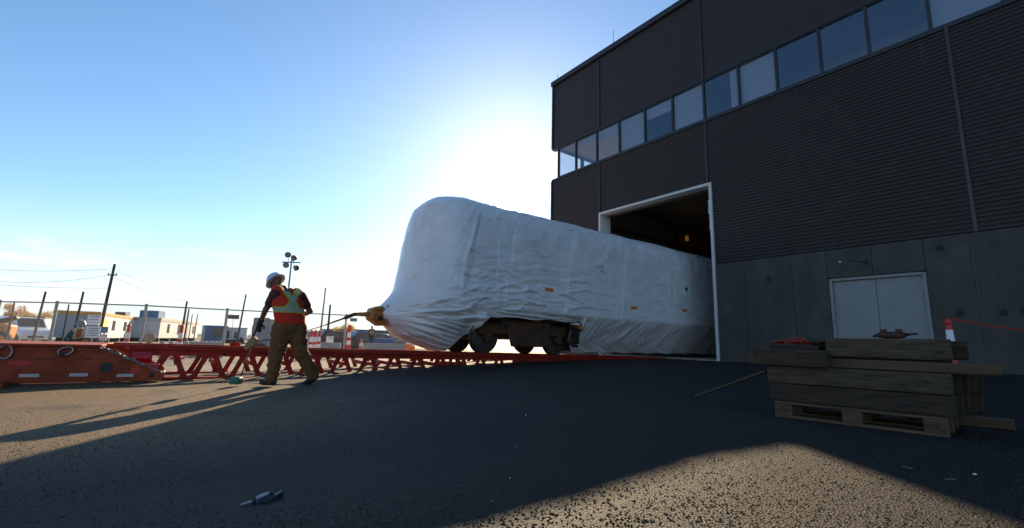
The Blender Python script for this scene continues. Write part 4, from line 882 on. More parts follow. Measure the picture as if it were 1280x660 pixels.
t, p = trailer('site_trailer', 'white site trailer with domed pale roof and narrow dark windows', -0.9, 2.1, 74.5, 92.5, 2.05, m_tw, m_roof, [('x', 77.4, 0.9, 0.6, 1.8), ('x', 81.8, 1.0, 0.4, 1.85), ('x', 89.2, 1.2, 0.6, 1.8)], trim_h=0.45)
p(MB().box(-0.4, 1.6, 75.0, 77.5, 2.51, 3.4), 'roof_unit', m_blue); t.rotation_euler.z = R(-16)
trailer('small_office_trailer', 'small cream trailer with two windows behind the white trailer', 0.2, 3.6, 96.0, 103.0, 1.9, m_cream, m_torg, [('y', 1.3, 0.7, 0.5, 1.3), ('y', 2.4, 0.7, 0.5, 1.3)], trim_h=0.2)
t, p = trailer('storage_container', 'blue-grey storage container with dark opening between the trailers', 4.2, 6.6, 70.0, 76.0, 1.55, m_bluegrey, m_bluegrey, [], 'container', True, skid=False)
p(MB().box(5.1, 6.3, 69.9, 69.95, 0.3, 1.4), 'opening', m_twin)
t, p = trailer('site_trailer', 'small white trailer with dark diamond mark right of the blue-grey container', 6.9, 9.5, 75.2, 83.0, 1.50, m_tw, m_roof, [('y', 7.05, 0.35, 0.1, 1.1), ('y', 8.0, 0.3, 0.1, 1.0)], trim_h=0.12)
dm = MB().prism([(8.9, -0.25), (9.2, 0.02), (8.9, 0.29), (8.6, 0.02)], 'y', 75.14, 75.198); p(dm, 'diamond_mark', m_black)
t, p = trailer('shipping_container', 'dark green shipping container behind the parked van', -13.2, -10.6, 71.0, 83.0, 1.80, m_green, m_green, [], 'container', True, skid=False)
p(MB().box(-10.559, -10.53, 71.2, 82.0, -0.4, 1.78), 'sunlit_side', m_tw)  # pale sheet paints in sunlight on the green container's long side
t, p = trailer('low_building', 'long low grey building with red sign strip beyond the parked cars', 36.5, 60.0, 122.0, 140.0, 2.0, m_tg, mat('roof_slate', (0.10, 0.12, 0.15), 0.7), [('y', 38+2.6*k, 1.5, -0.1, 0.7) for k in range(8)], 'building', skid=False, trim_h=0.9, group=None)
p(MB().box(41.0, 50.0, 121.8, 121.96, 0.95, 1.35), 'sign_strip', mat('sign_strip', (0.45, 0.08, 0.06), 0.6))

# ------------------------------------------------------------------ parked vehicles
m_tyre = mat('tyre', (0.02, 0.02, 0.02), 0.85, 0, 0.2, 20)
m_rim = mat('rim', (0.35, 0.35, 0.36), 0.4, 0.7, 0.2, 10)
m_cglass = mat('car_glass', (0.03, 0.04, 0.05), 0.05, 0, 0.1, 3, spec=0.8)
m_lamp = mat('headlight', (0.7, 0.72, 0.75), 0.15, 0, 0.05, 5)
def vehicle(name, label, cat, px, d, rz, paint, prof, glass, L_, W=1.85, wheel_r=0.34, wheels=(0.85, -0.85), group='vehicles parked in the yard'):
    """prof: side outline (x forward, z); lofted across the width with tumblehome"""
    x, y = at(px, d); t = thing(name, label, cat, (x, y, gz(x, y)), rz, group); n = len(prof); rings = []
    for v in (-1.0, -0.94, -0.6, 0.6, 0.94, 1.0):
        ring = []
        for (a, z) in prof:
            tum = 1.0 - 0.13*sstep(0.95, 1.9, z); shrink = 0.94 if abs(v) == 1.0 else 1.0
            cz_ = 0.9; ring.append((a*(0.985 if abs(v) == 1 else 1), v*W/2*tum, cz_+(z-cz_)*shrink))
        rings.append(ring)
    MB().loft(rings).build('body', paint, t, smooth=35, bevel=0.03)
    for poly in glass:
        for sg in (-1, 1):
            vs_ = [(a, sg*(W/2*(1.0-0.13*sstep(0.95, 1.9, z))+0.006), z) for a, z in poly]; m_ = len(poly)
            vs2 = [(a, yy+sg*0.012, z) for a, yy, z in vs_]
            MB().add(vs_+vs2, [tuple(range(m_)), tuple(range(m_, 2*m_))]+[(i, i+m_, (i+1) % m_+m_, (i+1) % m_) for i in range(m_)]).build('side_window', m_cglass, t)
    # windscreen follows the two highest-slope points in front
    ws = prof_ws(prof)
    if ws:
        (ax, az), (bx_, bz) = ws; nrm = Vector((az-bz, 0, bx_-ax)); nrm = -nrm.normalized() if nrm.x < 0 else nrm.normalized()
        o_ = nrm*0.015
        def wp(u, v): return (ax+(bx_-ax)*u+o_.x, v*W/2*0.86*(1-0.08*u), az+(bz-az)*u+o_.z)
        q = [wp(0.08, -0.95), wp(0.08, 0.95), wp(0.92, 0.95), wp(0.92, -0.95)]
        MB().add(q+[(a-o_.x*1.2, b, c-o_.z*1.2) for a, b, c in q], [(0,1,2,3), (7,6,5,4), (0,4,5,1), (1,5,6,2), (2,6,7,3), (3,7,4,0)]).build('windscreen', m_cglass, t)
    for wx in (L_/2-wheels[0], -L_/2-wheels[1]):
        for sg in (-1, 1):
            w = MB().tube([(wx, sg*(W/2-0.20), wheel_r), (wx, sg*(W/2+0.015), wheel_r)], wheel_r, 22).build('wheel', m_tyre, t, bevel=0.03, smooth=40)
            MB().tube([(wx, sg*(W/2+0.016), wheel_r), (wx, sg*(W/2+0.03), wheel_r)], [wheel_r*0.62, wheel_r*0.55], 18).build('rim', m_rim, w)
    for sg in (-1, 1):
        MB().box(L_/2-0.06, L_/2+0.012, sg*W*0.36-0.16, sg*W*0.36+0.16, 0.68, 0.86).build('headlight', m_lamp, t, bevel=0.02)
        MB().box(-L_/2-0.012, -L_/2+0.06, sg*W*0.40-0.10, sg*W*0.40+0.10, 0.75, 1.0).build('tail_light', m_redb, t, bevel=0.02)
        MB().box(L_*0.16, L_*0.16+0.12, sg*(W/2+0.10)-0.09, sg*(W/2+0.10)+0.09, 1.05, 1.2).build('mirror', m_dark, t, bevel=0.03)
    MB().box(L_/2-0.02, L_/2+0.03, -W*0.24, W*0.24, 0.5, 0.66).build('grille', m_dark, t, bevel=0.02)
    return t
def prof_ws(prof):
    best = None
    for a, b in zip(prof, prof[1:]+prof[:1]):
        lo, hi2 = (a, b) if a[1] < b[1] else (b, a)
        if hi2[0] < lo[0] and lo[0] > 0 and lo[1] > 0.9 and hi2[1]-lo[1] > 0.35: best = (lo, hi2)
    return best
SUV = [(-2.3, 0.35), (2.3, 0.35), (2.32, 0.75), (2.15, 0.98), (1.05, 1.10), (0.35, 1.68), (-1.75, 1.74), (-2.22, 1.10), (-2.32, 0.8)]
SUVG = [[(0.85, 1.12), (0.30, 1.58), (-0.35, 1.61), (-0.35, 1.12)], [(-0.45, 1.12), (-0.45, 1.61), (-1.65, 1.63), (-1.95, 1.12)]]
PICK = [(-2.8, 0.45), (2.8, 0.45), (2.82, 0.85), (2.65, 1.12), (1.35, 1.20), (0.75, 1.82), (-0.75, 1.85), (-0.95, 1.22), (-2.8, 1.20)]
PICKG = [[(1.15, 1.22), (0.70, 1.72), (0.05, 1.75), (0.05, 1.22)], [(-0.05, 1.22), (-0.05, 1.75), (-0.68, 1.75), (-0.80, 1.22)]]
VAN = [(-2.6, 0.4), (2.6, 0.4), (2.62, 0.85), (2.45, 1.10), (1.75, 1.28), (1.00, 2.05), (-2.45, 2.15), (-2.62, 1.2)]
VANG = [[(1.45, 1.30), (0.95, 1.90), (0.15, 1.92), (0.15, 1.30)], [(0.05, 1.30), (0.05, 1.92), (-1.1, 1.94), (-1.1, 1.30)]]
m_cblk = mat('car_black', (0.018, 0.018, 0.02), 0.25, 0, 0.1, 3, coat=0.6)
m_cblu = mat('car_blue', (0.03, 0.12, 0.32), 0.3, 0, 0.1, 3, coat=0.6)
m_cwht = mat('car_white', (0.68, 0.70, 0.73), 0.3, 0, 0.06, 3, coat=0.6)
m_cgry = mat('car_grey', (0.16, 0.17, 0.19), 0.3, 0.3, 0.06, 3, coat=0.6)
vehicle('parked_suv', 'black parked SUV behind the fence left of the blue pickup', 'car', 426, 41, R(8), m_cblk, SUV, SUVG, 4.6)
vehicle('pickup_truck', 'blue pickup truck parked beside the black SUV', 'pickup', 453, 44, R(185), m_cblu, PICK, PICKG, 5.6, 1.95, 0.38)
vehicle('parked_car', 'grey car parked at the left of the black SUV', 'car', 405, 48, R(20), m_cgry, SUV, SUVG, 4.6)
vehicle('parked_car', 'dark grey car parked right of the blue pickup near the nose', 'car', 477, 50, R(5), m_cgry, SUV, SUVG, 4.6)
vehicle('parked_van', 'blue-white van facing the fence before the green container', 'van', 27, 36, R(-62), m_cwht, VAN, VANG, 5.2, 1.95)
# concrete barriers and pale bollards
m_barr = mat('barrier_concrete', (0.40, 0.38, 0.34), 0.85, 0, 0.2, 4, 0.2, 30)
for px, d, rz, lab in ((476, 31, -20, 'concrete barrier in front of the parked cars near the nose'), (494, 32, -20, 'concrete barrier half hidden by the wrapped nose'), (402, 29, -25, 'concrete barrier in front of the grey car')):
    x, y = at(px, d); t = MB().prism([(-0.3, 0), (0.3, 0), (0.28, 0.12), (0.12, 0.35), (0.09, 0.8), (-0.09, 0.8), (-0.12, 0.35), (-0.28, 0.12)], 'x', -1.2, 1.2).build('concrete_barrier', m_barr, None, bevel=0.02)
    t.location = (x, y, gz(x, y)); t.rotation_euler = (0, 0, R(rz)); tag(t, lab, 'barrier', 'concrete barriers by the parked cars')
bol = None
for k, px in enumerate((205, 216, 234, 240.5, 246.5, 252.5, 258, 264, 270, 276)):
    x, y = at(px, 17.8)
    if bol is None:
        bol = MB().loft([ell((0, 0, z), r_, r_, 12) for z, r_ in ((0, 0.085), (0.55, 0.085), (0.60, 0.075), (0.62, 0.04))]).build('bollard', m_barr, None, smooth=40); o = bol
    else: o = bol.copy(); C.objects.link(o)
    o.location = (x, y, gz(x, y)); tag(o, 'short pale concrete bollard in the row beyond the track', 'bollard', 'row of pale bollards beyond the track')

# ------------------------------------------------------------------ orange loader at the left edge
x, y = at(-6, 27); ld = thing('wheel_loader', 'orange loader with black boom and numbered rear at the left edge', 'loader', (x, y, gz(x, y)), -HEAD+R(35))
m_lo = mat('loader_orange', (0.55, 0.20, 0.03), 0.45, 0, 0.2, 4)
MB().prism([(-1.6, 0.55), (0.75, 0.55), (0.80, 1.35), (0.2, 1.5), (-1.6, 1.5)], 'y', -0.7, 0.7).build('chassis', m_lo, ld, bevel=0.06)
MB().prism([(-1.5, 1.51), (-0.2, 1.51), (-0.35, 2.6), (-1.4, 2.6)], 'y', -0.62, 0.62).build('cab', m_cglass, ld, bevel=0.05)
MB().box(-1.5, -0.25, -0.68, 0.68, 2.61, 2.72).build('cab_roof', m_lo, ld, bevel=0.04)
MB().prism([(0.0, 1.35), (0.9, 1.75), (0.8, 1.95), (-0.15, 1.6)], 'y', -0.35, 0.35).build('boom', m_bogd, ld, bevel=0.04)
side_pnl = MB().box(0.05, 0.78, -0.74, -0.701, 0.85, 1.30).build('side_panel', m_lo, ld, bevel=0.02)
zr_ = MB().tube([(0.42+0.09*math.cos(t), -0.748, 1.08+0.13*math.sin(t)) for t in np.linspace(0, 2*math.pi, 21)], 0.022, 6, cap=False); zr_.build('painted_zero', m_black, side_pnl)
for wx in (-1.1, 0.45):
    for sg in (-1, 1):
        w = MB().tube([(wx, sg*0.62, 0.5), (wx, sg*0.98, 0.5)], 0.5, 22).build('wheel', m_tyre, ld, bevel=0.05, smooth=40); MB().tube([(wx, sg*0.981, 0.5), (wx, sg*1.0, 0.5)], 0.26, 16).build('rim', m_lo, w)

# ------------------------------------------------------------------ poles, wires, floodlight mast
m_pole = mat('utility_pole_wood', (0.075, 0.06, 0.05), 0.85, 0, 0.3, 6, stretch=(6, 6, 0.6))
def pole(px, d, ztop, r_, label, lean=(0, 0), arm=0.0, name='utility_pole', m=None, cat='pole', group='poles in the yard'):
    x, y = at(px, d); g = gz(x, y); t = thing(name, label, cat, (x, y, g), 0, group); h = ztop-g
    MB().tube([(0, 0, -0.2), (lean[0]*0.5, lean[1]*0.5, h*0.5), (lean[0], lean[1], h)], [r_*1.15, r_, r_*0.8], 10).build('shaft', m or m_pole, t, smooth=40)
    if arm:
        MB().obox((lean[0]*0.85, lean[1]*0.85, h*0.86), (arm, 0.09, 0.1), (0, 0, -HEAD)).build('crossarm', m or m_pole, t)
        for s in (-0.45, 0.45): MB().tube([(lean[0]*0.85+s*arm*math.cos(HEAD), lean[1]*0.85-s*arm*math.sin(HEAD), h*0.86+0.05), (lean[0]*0.85+s*arm*math.cos(HEAD), lean[1]*0.85-s*arm*math.sin(HEAD), h*0.86+0.2)], 0.04, 8).build('insulator', m_wheel, t)
    return Vector((x+lean[0], y+lean[1], ztop))
top1 = pole(124, 40, 6.6, 0.125, 'tall dark wooden utility pole behind the office trailer', (0.25, -0.15), 0.8)
pole(43, 22, 2.45, 0.055, 'short leaning post left of the nearest fence post', (0.14, -0.1)); pole(92, 22, 2.5, 0.055, 'short dark post above the grey trailer end', (0.1, -0.08))
pole(11, 26, 2.1, 0.05, 'thin post by the loader'); pole(80, 30, 2.3, 0.05, 'thin pole between the two short leaning posts')
top2 = pole(297, 60, 6.0, 0.11, 'dark wooden pole behind the small white trailer', (0.35, -0.2)); top3 = pole(400, 62, 7.4, 0.12, 'tall pale pole right of the walking worker', (0.1, 0), m=m_galv)
pole(409, 45, 3.85, 0.11, 'shorter pole beside the tall pale one')
for px, d, z, r_, lab in ((227, 48, 4.0, 0.11, 'thicker pole above the right end of the domed trailer'), (231, 52, 3.4, 0.09, 'thin pole just right of the thicker one'), (236.5, 70, 3.6, 0.07, 'slim distant pole over the cream trailer'), (243, 70, 3.6, 0.07, 'slim distant pole right of the domed trailer'), (144, 60, 3.2, 0.08, 'short pole over the office trailer roof, left one'), (157, 60, 3.2, 0.08, 'short pole over the office trailer roof, right one')): pole(px, d, z, r_, lab, (0.05, 0))
def wire(p, q, sag, label, r_=0.014):
    pts_ = [p.lerp(q, t)-Vector((0, 0, sag*4*t*(1-t))) for t in np.linspace(0, 1, 22)]
    tag(MB().tube(pts_, r_, 4).build('power_line', m_bogd, None), label, 'wire', 'overhead wires')
def pt(px, py, d):
    v = fw + rt*((px-640)/569.0) - upv*((py-330)/569.0); return Vector((0, 0, CAMZ)) + v*d
w0 = pt(141, 336, 40)
wire(w0, pt(-60, 332, 44), 0.35, 'upper overhead wire running left from the tall pole'); wire(pt(140, 343, 40), pt(-60, 343, 44), 0.75, 'second overhead wire running left from the tall pole')
wire(pt(138, 360, 40), pt(-60, 350, 44), 0.25, 'lowest overhead wire running left from the tall pole'); wire(pt(145, 338, 40), pt(304, 372, 60), 0.9, 'overhead wire from the tall pole to the dark pole')
wire(pt(143, 346, 40), pt(304, 376, 60), 1.2, 'lower overhead wire from the tall pole to the dark pole'); wire(pt(304, 370, 60), pt(406, 366, 62), 0.5, 'overhead wire from the dark pole to the pale pole'); wire(pt(406, 362, 62), pt(520, 385, 70), 0.6, 'overhead wire running right from the pale pole')
# floodlight tower
m_cglass2 = mat('lamp_lens', (0.16, 0.17, 0.18), 0.15, 0, 0.2, 8)
x, y = at(354, 22); ft = thing('floodlight_tower', 'mobile floodlight tower with four lamps behind the walking worker', 'light tower', (x, y, gz(x, y)), -HEAD)
gt = gz(x, y)
MB().box(-1.35, -0.55, -0.35, 0.35, 0.35-0.0, 1.75).build('generator_cabinet', mat('cabinet_grey', (0.22, 0.25, 0.28), 0.5), ft, bevel=0.04)
MB().box(-1.5, 0.4, -0.4, 0.4, 0.22, 0.34).build('trailer_frame', m_bogd, ft, bevel=0.02)
for sg in (-1, 1): MB().tube([(-0.8, sg*0.42, 0.28), (-0.8, sg*0.58, 0.28)], 0.28, 18).build('wheel', m_tyre, ft, bevel=0.03)
MB().tube([(0, 0, 0.34), (0, 0, 2.6), (0, 0, 4.75)], [0.06, 0.05, 0.04], 10).build('mast', m_galv, ft, smooth=40)
MB().box(-0.45, 0.45, -0.03, 0.03, 4.50, 4.56).build('lamp_bar', m_galv, ft)
for (lx, lz, tl, yw) in ((-0.22, 4.92, 0.5, 0.5), (0.12, 4.76, -0.2, -0.4), (-0.24, 4.40, 0.2, 0.3), (0.28, 4.26, -0.35, -0.6)):
    d_ = Vector((math.sin(yw), -math.cos(yw), -0.35)).normalized(); c_ = Vector((lx, 0, lz))
    lampb = MB().tube([c_-d_*0.12, c_-d_*0.07, c_+d_*0.08], [0.06, 0.12, 0.15], 16).build('lamp', m_bogd, ft, smooth=40)
    MB().tube([c_+d_*0.081, c_+d_*0.092], 0.135, 16).build('lens', m_cglass2, lampb)
    MB().tube([c_, (lx*0.5, 0, 4.53)], 0.02, 6).build('bracket', m_galv, ft)

# ------------------------------------------------------------------ autumn trees
def leafmat(name, col, alt):
    m = mat(name, col, 0.6, 0, 0.35, 0.8, alt=alt); nt = m.node_tree; b = nt.nodes['Principled BSDF']; o = nt.nodes['Material Output']
    tr_ = nt.nodes.new('ShaderNodeBsdfTranslucent'); nt.links.new(b.inputs['Base Color'].links[0].from_socket, tr_.inputs[0]); ms = nt.nodes.new('ShaderNodeMixShader'); ms.inputs[0].default_value = 0.5
    nt.links.new(b.outputs[0], ms.inputs[1]); nt.links.new(tr_.outputs[0], ms.inputs[2]); nt.links.new(ms.outputs[0], o.inputs[0]); return m
m_bark = mat('bark', (0.06, 0.045, 0.035), 0.9, 0, 0.3, 8)
def tree(px, d, h, w, label, m, seed):
    rnd = random.Random(seed); x, y = at(px, d); t = thing('autumn_tree', label, 'tree', (x, y, gz(x, y)), 0, 'autumn trees beyond the yard')
    trk_ = MB().tube([(0, 0, 0), (0.05*w, 0, h*0.3), (0, 0.03*w, h*0.62), (0, 0, h*0.9)], [0.05*h, 0.038*h, 0.022*h, 0.006*h], 8).build('trunk', m_bark, t, smooth=True)
    cen = []
    for k in range(11):
        a = rnd.uniform(0, 6.28); r_ = rnd.uniform(0.12, 0.42)*w; z = h*rnd.uniform(0.42, 0.95); r_ *= 1.15-abs(z/h-0.6)
        cen.append(Vector((r_*math.cos(a), r_*math.sin(a), z)))
        MB().tube([(0, 0, z*0.62), tuple(cen[-1]*0.6+Vector((0, 0, z*0.3))), tuple(cen[-1])], [0.016*h, 0.010*h, 0.004*h], 5).build('limb', m_bark, t)
    lb = MB()
    for c_ in cen:
        R_ = rnd.uniform(0.14, 0.24)*w
        for _ in range(210):
            v = Vector((rnd.gauss(0, 1), rnd.gauss(0, 1), rnd.gauss(0, 0.8))).normalized()*R_*rnd.random()**0.4; p = c_+v
            n1 = Vector((rnd.gauss(0, 1), rnd.gauss(0, 1), rnd.gauss(0, 1))).normalized(); n2 = n1.cross(Vector((rnd.gauss(0, 1), rnd.gauss(0, 1), rnd.gauss(0, 1)))).normalized(); s = rnd.uniform(0.10, 0.20)*h/6
            lb.add([p-n1*s, p+n2*s*0.6, p+n1*s, p-n2*s*0.6], [(0, 1, 2, 3)])
    tag(lb.build('crown', m, t), kind='stuff')
m_l1 = leafmat('leaves_orange', (0.45, 0.20, 0.02), (0.60, 0.32, 0.035)); m_l2 = leafmat('leaves_yellow', (0.50, 0.34, 0.04), (0.62, 0.45, 0.07))
tree(8, 85, 5.6, 5.2, 'orange autumn tree at the left edge behind the loader', m_l1, 1); tree(22, 92, 4.2, 4.2, 'small orange autumn tree right of the one at the edge', m_l1, 2)
tree(45, 95, 4.3, 4.6, 'orange autumn tree above the green container, left one', m_l1, 3); tree(60, 95, 4.6, 4.4, 'orange autumn tree above the green container, right one', m_l1, 4)
tree(73, 110, 4.0, 4.0, 'low orange bush right of the fence post', m_l1, 8)
tree(423, 75, 3.0, 2.8, 'yellow autumn tree left of the shorter pole', m_l2, 5); tree(434, 78, 3.3, 3.4, 'yellow autumn tree right of the shorter pole', m_l2, 6); tree(325, 70, 2.0, 3.2, 'dark shrub beside the small white trailer', leafmat('leaves_dark', (0.035, 0.05, 0.02), (0.06, 0.075, 0.03)), 7)
#==STAGE4==
# ------------------------------------------------------------------ people
m_skin = mat('skin_brown', (0.15, 0.075, 0.05), 0.55, 0, 0.15, 12)
m_pants = mat('brown_work_trousers', (0.145, 0.064, 0.019), 0.9, 0, 0.25, 9, 0.5, 14)
m_shirt = mat('maroon_cotton', (0.085, 0.018, 0.022), 0.9, 0, 0.2, 10, 0.3, 30)
m_boot = mat('boot_leather', (0.025, 0.02, 0.017), 0.7, 0, 0.3, 20, 0.3, 60)
m_glove = mat('dark_glove', (0.03, 0.022, 0.02), 0.8, 0, 0.3, 20, 0.3, 60)
m_helm = mat('helmet_pale', (0.50, 0.57, 0.66), 0.35, 0, 0.06, 6)
m_helg = mat('helmet_grey', (0.20, 0.21, 0.23), 0.4, 0, 0.06, 6)
m_beard = mat('dark_hair', (0.012, 0.009, 0.008), 0.8, 0, 0.3, 40)
m_mask = mat('face_mask', (0.35, 0.45, 0.55), 0.8, 0, 0.1, 20)
m_navy = mat('dark_workwear', (0.03, 0.033, 0.045), 0.9, 0, 0.2, 9, 0.4, 20)
def vest_mat(name, base, yaw, zw, cx_, cy_, front=False):
    """hi-vis cloth: lime tape with a silver centre round the waist and crossing on the back"""
    m = bpy.data.materials.new(name); m.use_nodes = True; nt = m.node_tree; L = nt.links; b = nt.nodes['Principled BSDF']; b.inputs['Roughness'].default_value = 0.75
    def mth(op, a, b_=None, c=None):
        n = nt.nodes.new('ShaderNodeMath'); n.operation = op
        for i, v in enumerate((a, b_, c)):
            if v is None: continue
            if isinstance(v, (int, float)): n.inputs[i].default_value = v
            else: L.new(v, n.inputs[i])
        return n.outputs[0]
    t = nt.nodes.new('ShaderNodeTexCoord'); s = nt.nodes.new('ShaderNodeSeparateXYZ'); L.new(t.outputs['Object'], s.inputs[0])
    x = mth('SUBTRACT', s.outputs['X'], cx_); y = mth('SUBTRACT', s.outputs['Y'], cy_); z = s.outputs['Z']
    u = mth('ADD', mth('MULTIPLY', x, math.cos(yaw)), mth('MULTIPLY', y, math.sin(yaw)))   # along the shoulders
    nz = nt.nodes.new('ShaderNodeTexNoise'); nz.inputs['Scale'].default_value = 9; L.new(t.outputs['Object'], nz.inputs['Vector'])
    z = mth('ADD', z, mth('MULTIPLY', mth('SUBTRACT', nz.outputs['Fac'], 0.5), 0.02))
    dz = mth('ABSOLUTE', mth('SUBTRACT', z, zw))
    k = 0.62
    d1 = mth('ABSOLUTE', mth('SUBTRACT', u, mth('MULTIPLY', mth('SUBTRACT', z, zw+0.14), -k)))
    d2 = mth('ABSOLUTE', mth('SUBTRACT', u, mth('MULTIPLY', mth('SUBTRACT', z, zw+0.14), k)))
    if front:
        d1 = mth('ABSOLUTE', mth('SUBTRACT', u, 0.12)); d2 = mth('ABSOLUTE', mth('ADD', u, 0.12))
    up = mth('GREATER_THAN', z, zw)
    d1 = mth('MULTIPLY', mth('ADD', d1, mth('MULTIPLY', mth('SUBTRACT', 1.0, up), 5.0)), 0.8); d2 = mth('MULTIPLY', mth('ADD', d2, mth('MULTIPLY', mth('SUBTRACT', 1.0, up), 5.0)), 0.8)
    dm = mth('MINIMUM', mth('MINIMUM', d1, d2), dz)
    lime = mth('LESS_THAN', dm, 0.043); silver = mth('LESS_THAN', dm, 0.022)
    m1 = nt.nodes.new('ShaderNodeMix'); m1.data_type = 'RGBA'; L.new(lime, m1.inputs['Factor']); m1.inputs['A'].default_value = (*base, 1); m1.inputs['B'].default_value = (0.62, 0.85, 0.05, 1)
    m2_ = nt.nodes.new('ShaderNodeMix'); m2_.data_type = 'RGBA'; L.new(silver, m2_.inputs['Factor']); L.new(m1.outputs['Result'], m2_.inputs['A']); m2_.inputs['B'].default_value = (0.62, 0.62, 0.58, 1)
    L.new(m2_.outputs['Result'], b.inputs['Base Color'])
    bp = nt.nodes.new('ShaderNodeBump'); bp.inputs['Strength'].default_value = 0.5; bp.inputs['Distance'].default_value = 0.02; L.new(nz.outputs['Fac'], bp.inputs['Height']); L.new(bp.outputs[0], b.inputs['Normal'])
    # thin mesh cloth lets some of the back light through
    tr_ = nt.nodes.new('ShaderNodeBsdfTranslucent'); L.new(m2_.outputs['Result'], tr_.inputs['Color']); ms = nt.nodes.new('ShaderNodeMixShader'); ms.inputs[0].default_value = 0.5
    o = nt.nodes['Material Output']; L.new(b.outputs[0], ms.inputs[1]); L.new(tr_.outputs[0], ms.inputs[2]); L.new(ms.outputs[0], o.inputs[0])
    return m
def crumple(o, f):
    me = o.data; n = len(me.vertices); c = np.empty(n*3, np.float32); nn = np.empty(n*3, np.float32); me.vertices.foreach_get('co', c); me.vertex_normals.foreach_get('vector', nn)
    c = c.reshape(-1, 3); nn = nn.reshape(-1, 3); d_ = np.asarray(f(c), np.float32); c = c+nn*(d_[:, None] if d_.ndim else d_); me.vertices.foreach_set('co', c.ravel()); me.update()
def limb(mb, pts, rs, n=14):
    """tapered limb with rounded joints"""
    pts = [Vector(p) for p in pts]
    P_, R_ = [], []
    for i in range(len(pts)-1):
        for k in range(6):
            t = k/6; P_.append(pts[i].lerp(pts[i+1], t)); R_.append(rs[i]+(rs[i+1]-rs[i])*t)
    P_.append(pts[-1]); R_.append(rs[-1]); mb.tube(P_, R_, n)
    for p, r_ in zip(pts, rs): mb.ball(p, r_*0.995, 14, 10)
    return mb
def head_parts(mb, c, f, pitch):
    """skull, jaw, nose, brow and ears in the direction f (heading angle), nodding by pitch"""
    Mh = Matrix.Translation(c) @ Matrix.Rotation(f, 4, 'Z') @ Matrix.Rotation(pitch, 4, 'Y')
    def ballh(p, r_, sc):
        b = MB().ball((0, 0, 0), 1.0, 16, 12, (r_*sc[0], r_*sc[1], r_*sc[2])); mb.add([Mh @ (Vector(v)+Vector(p)) for v in b.v], b.f)
    ballh((-0.01, 0, 0.03), 0.1, (0.98, 0.78, 0.95)); ballh((0.025, 0, -0.035), 0.1, (0.72, 0.62, 0.82)); ballh((0.055, 0, -0.085), 0.1, (0.36, 0.38, 0.26))
    ballh((0.098, 0, -0.012), 0.1, (0.16, 0.13, 0.26)); ballh((0.082, 0, 0.022), 0.1, (0.12, 0.50, 0.10)); ballh((0.088, 0, -0.062), 0.1, (0.10, 0.24, 0.08))
    for s in (-1, 1): ballh((-0.012, s*0.078, -0.012), 0.1, (0.22, 0.09, 0.33))
    return Mh
def hand(mb, w, d, side, curl=0.7):
    """palm and five bent fingers hanging along d from the wrist w; side = vector across the palm"""
    d = Vector(d).normalized(); s = Vector(side); s = (s-d*s.dot(d)).normalized(); n = d.cross(s); w = Vector(w)
    pr = []
    for t, hw, th in ((0.0, 0.030, 0.022), (0.03, 0.038, 0.020), (0.07, 0.044, 0.017), (0.095, 0.042, 0.014)):
        pr.append([w+d*t+s*hw*math.cos(q)+n*th*math.sin(q) for q in np.linspace(0, 2*math.pi, 12, endpoint=False)])
    mb.loft(pr)
    for k, (off, ln) in enumerate(((0.033, 0.070), (0.011, 0.080), (-0.011, 0.075), (-0.032, 0.058))):
        p = w+d*0.088+s*off; P_ = [p]; dd_ = d.copy()
        for j in range(3): dd_ = (dd_+n*curl*(0.5+0.4*j)).normalized(); p = p+dd_*ln*(0.42, 0.33, 0.28)[j]; P_.append(p)
        mb.tube(P_, [0.0105, 0.010, 0.009, 0.007], 8)
    p = w+d*0.028+s*0.034; mb.tube([p, p+s*0.028+d*0.022+n*0.010, p+s*0.034+d*0.050+n*0.024, p+s*0.028+d*0.070+n*0.034], [0.013, 0.012, 0.010, 0.008], 8)
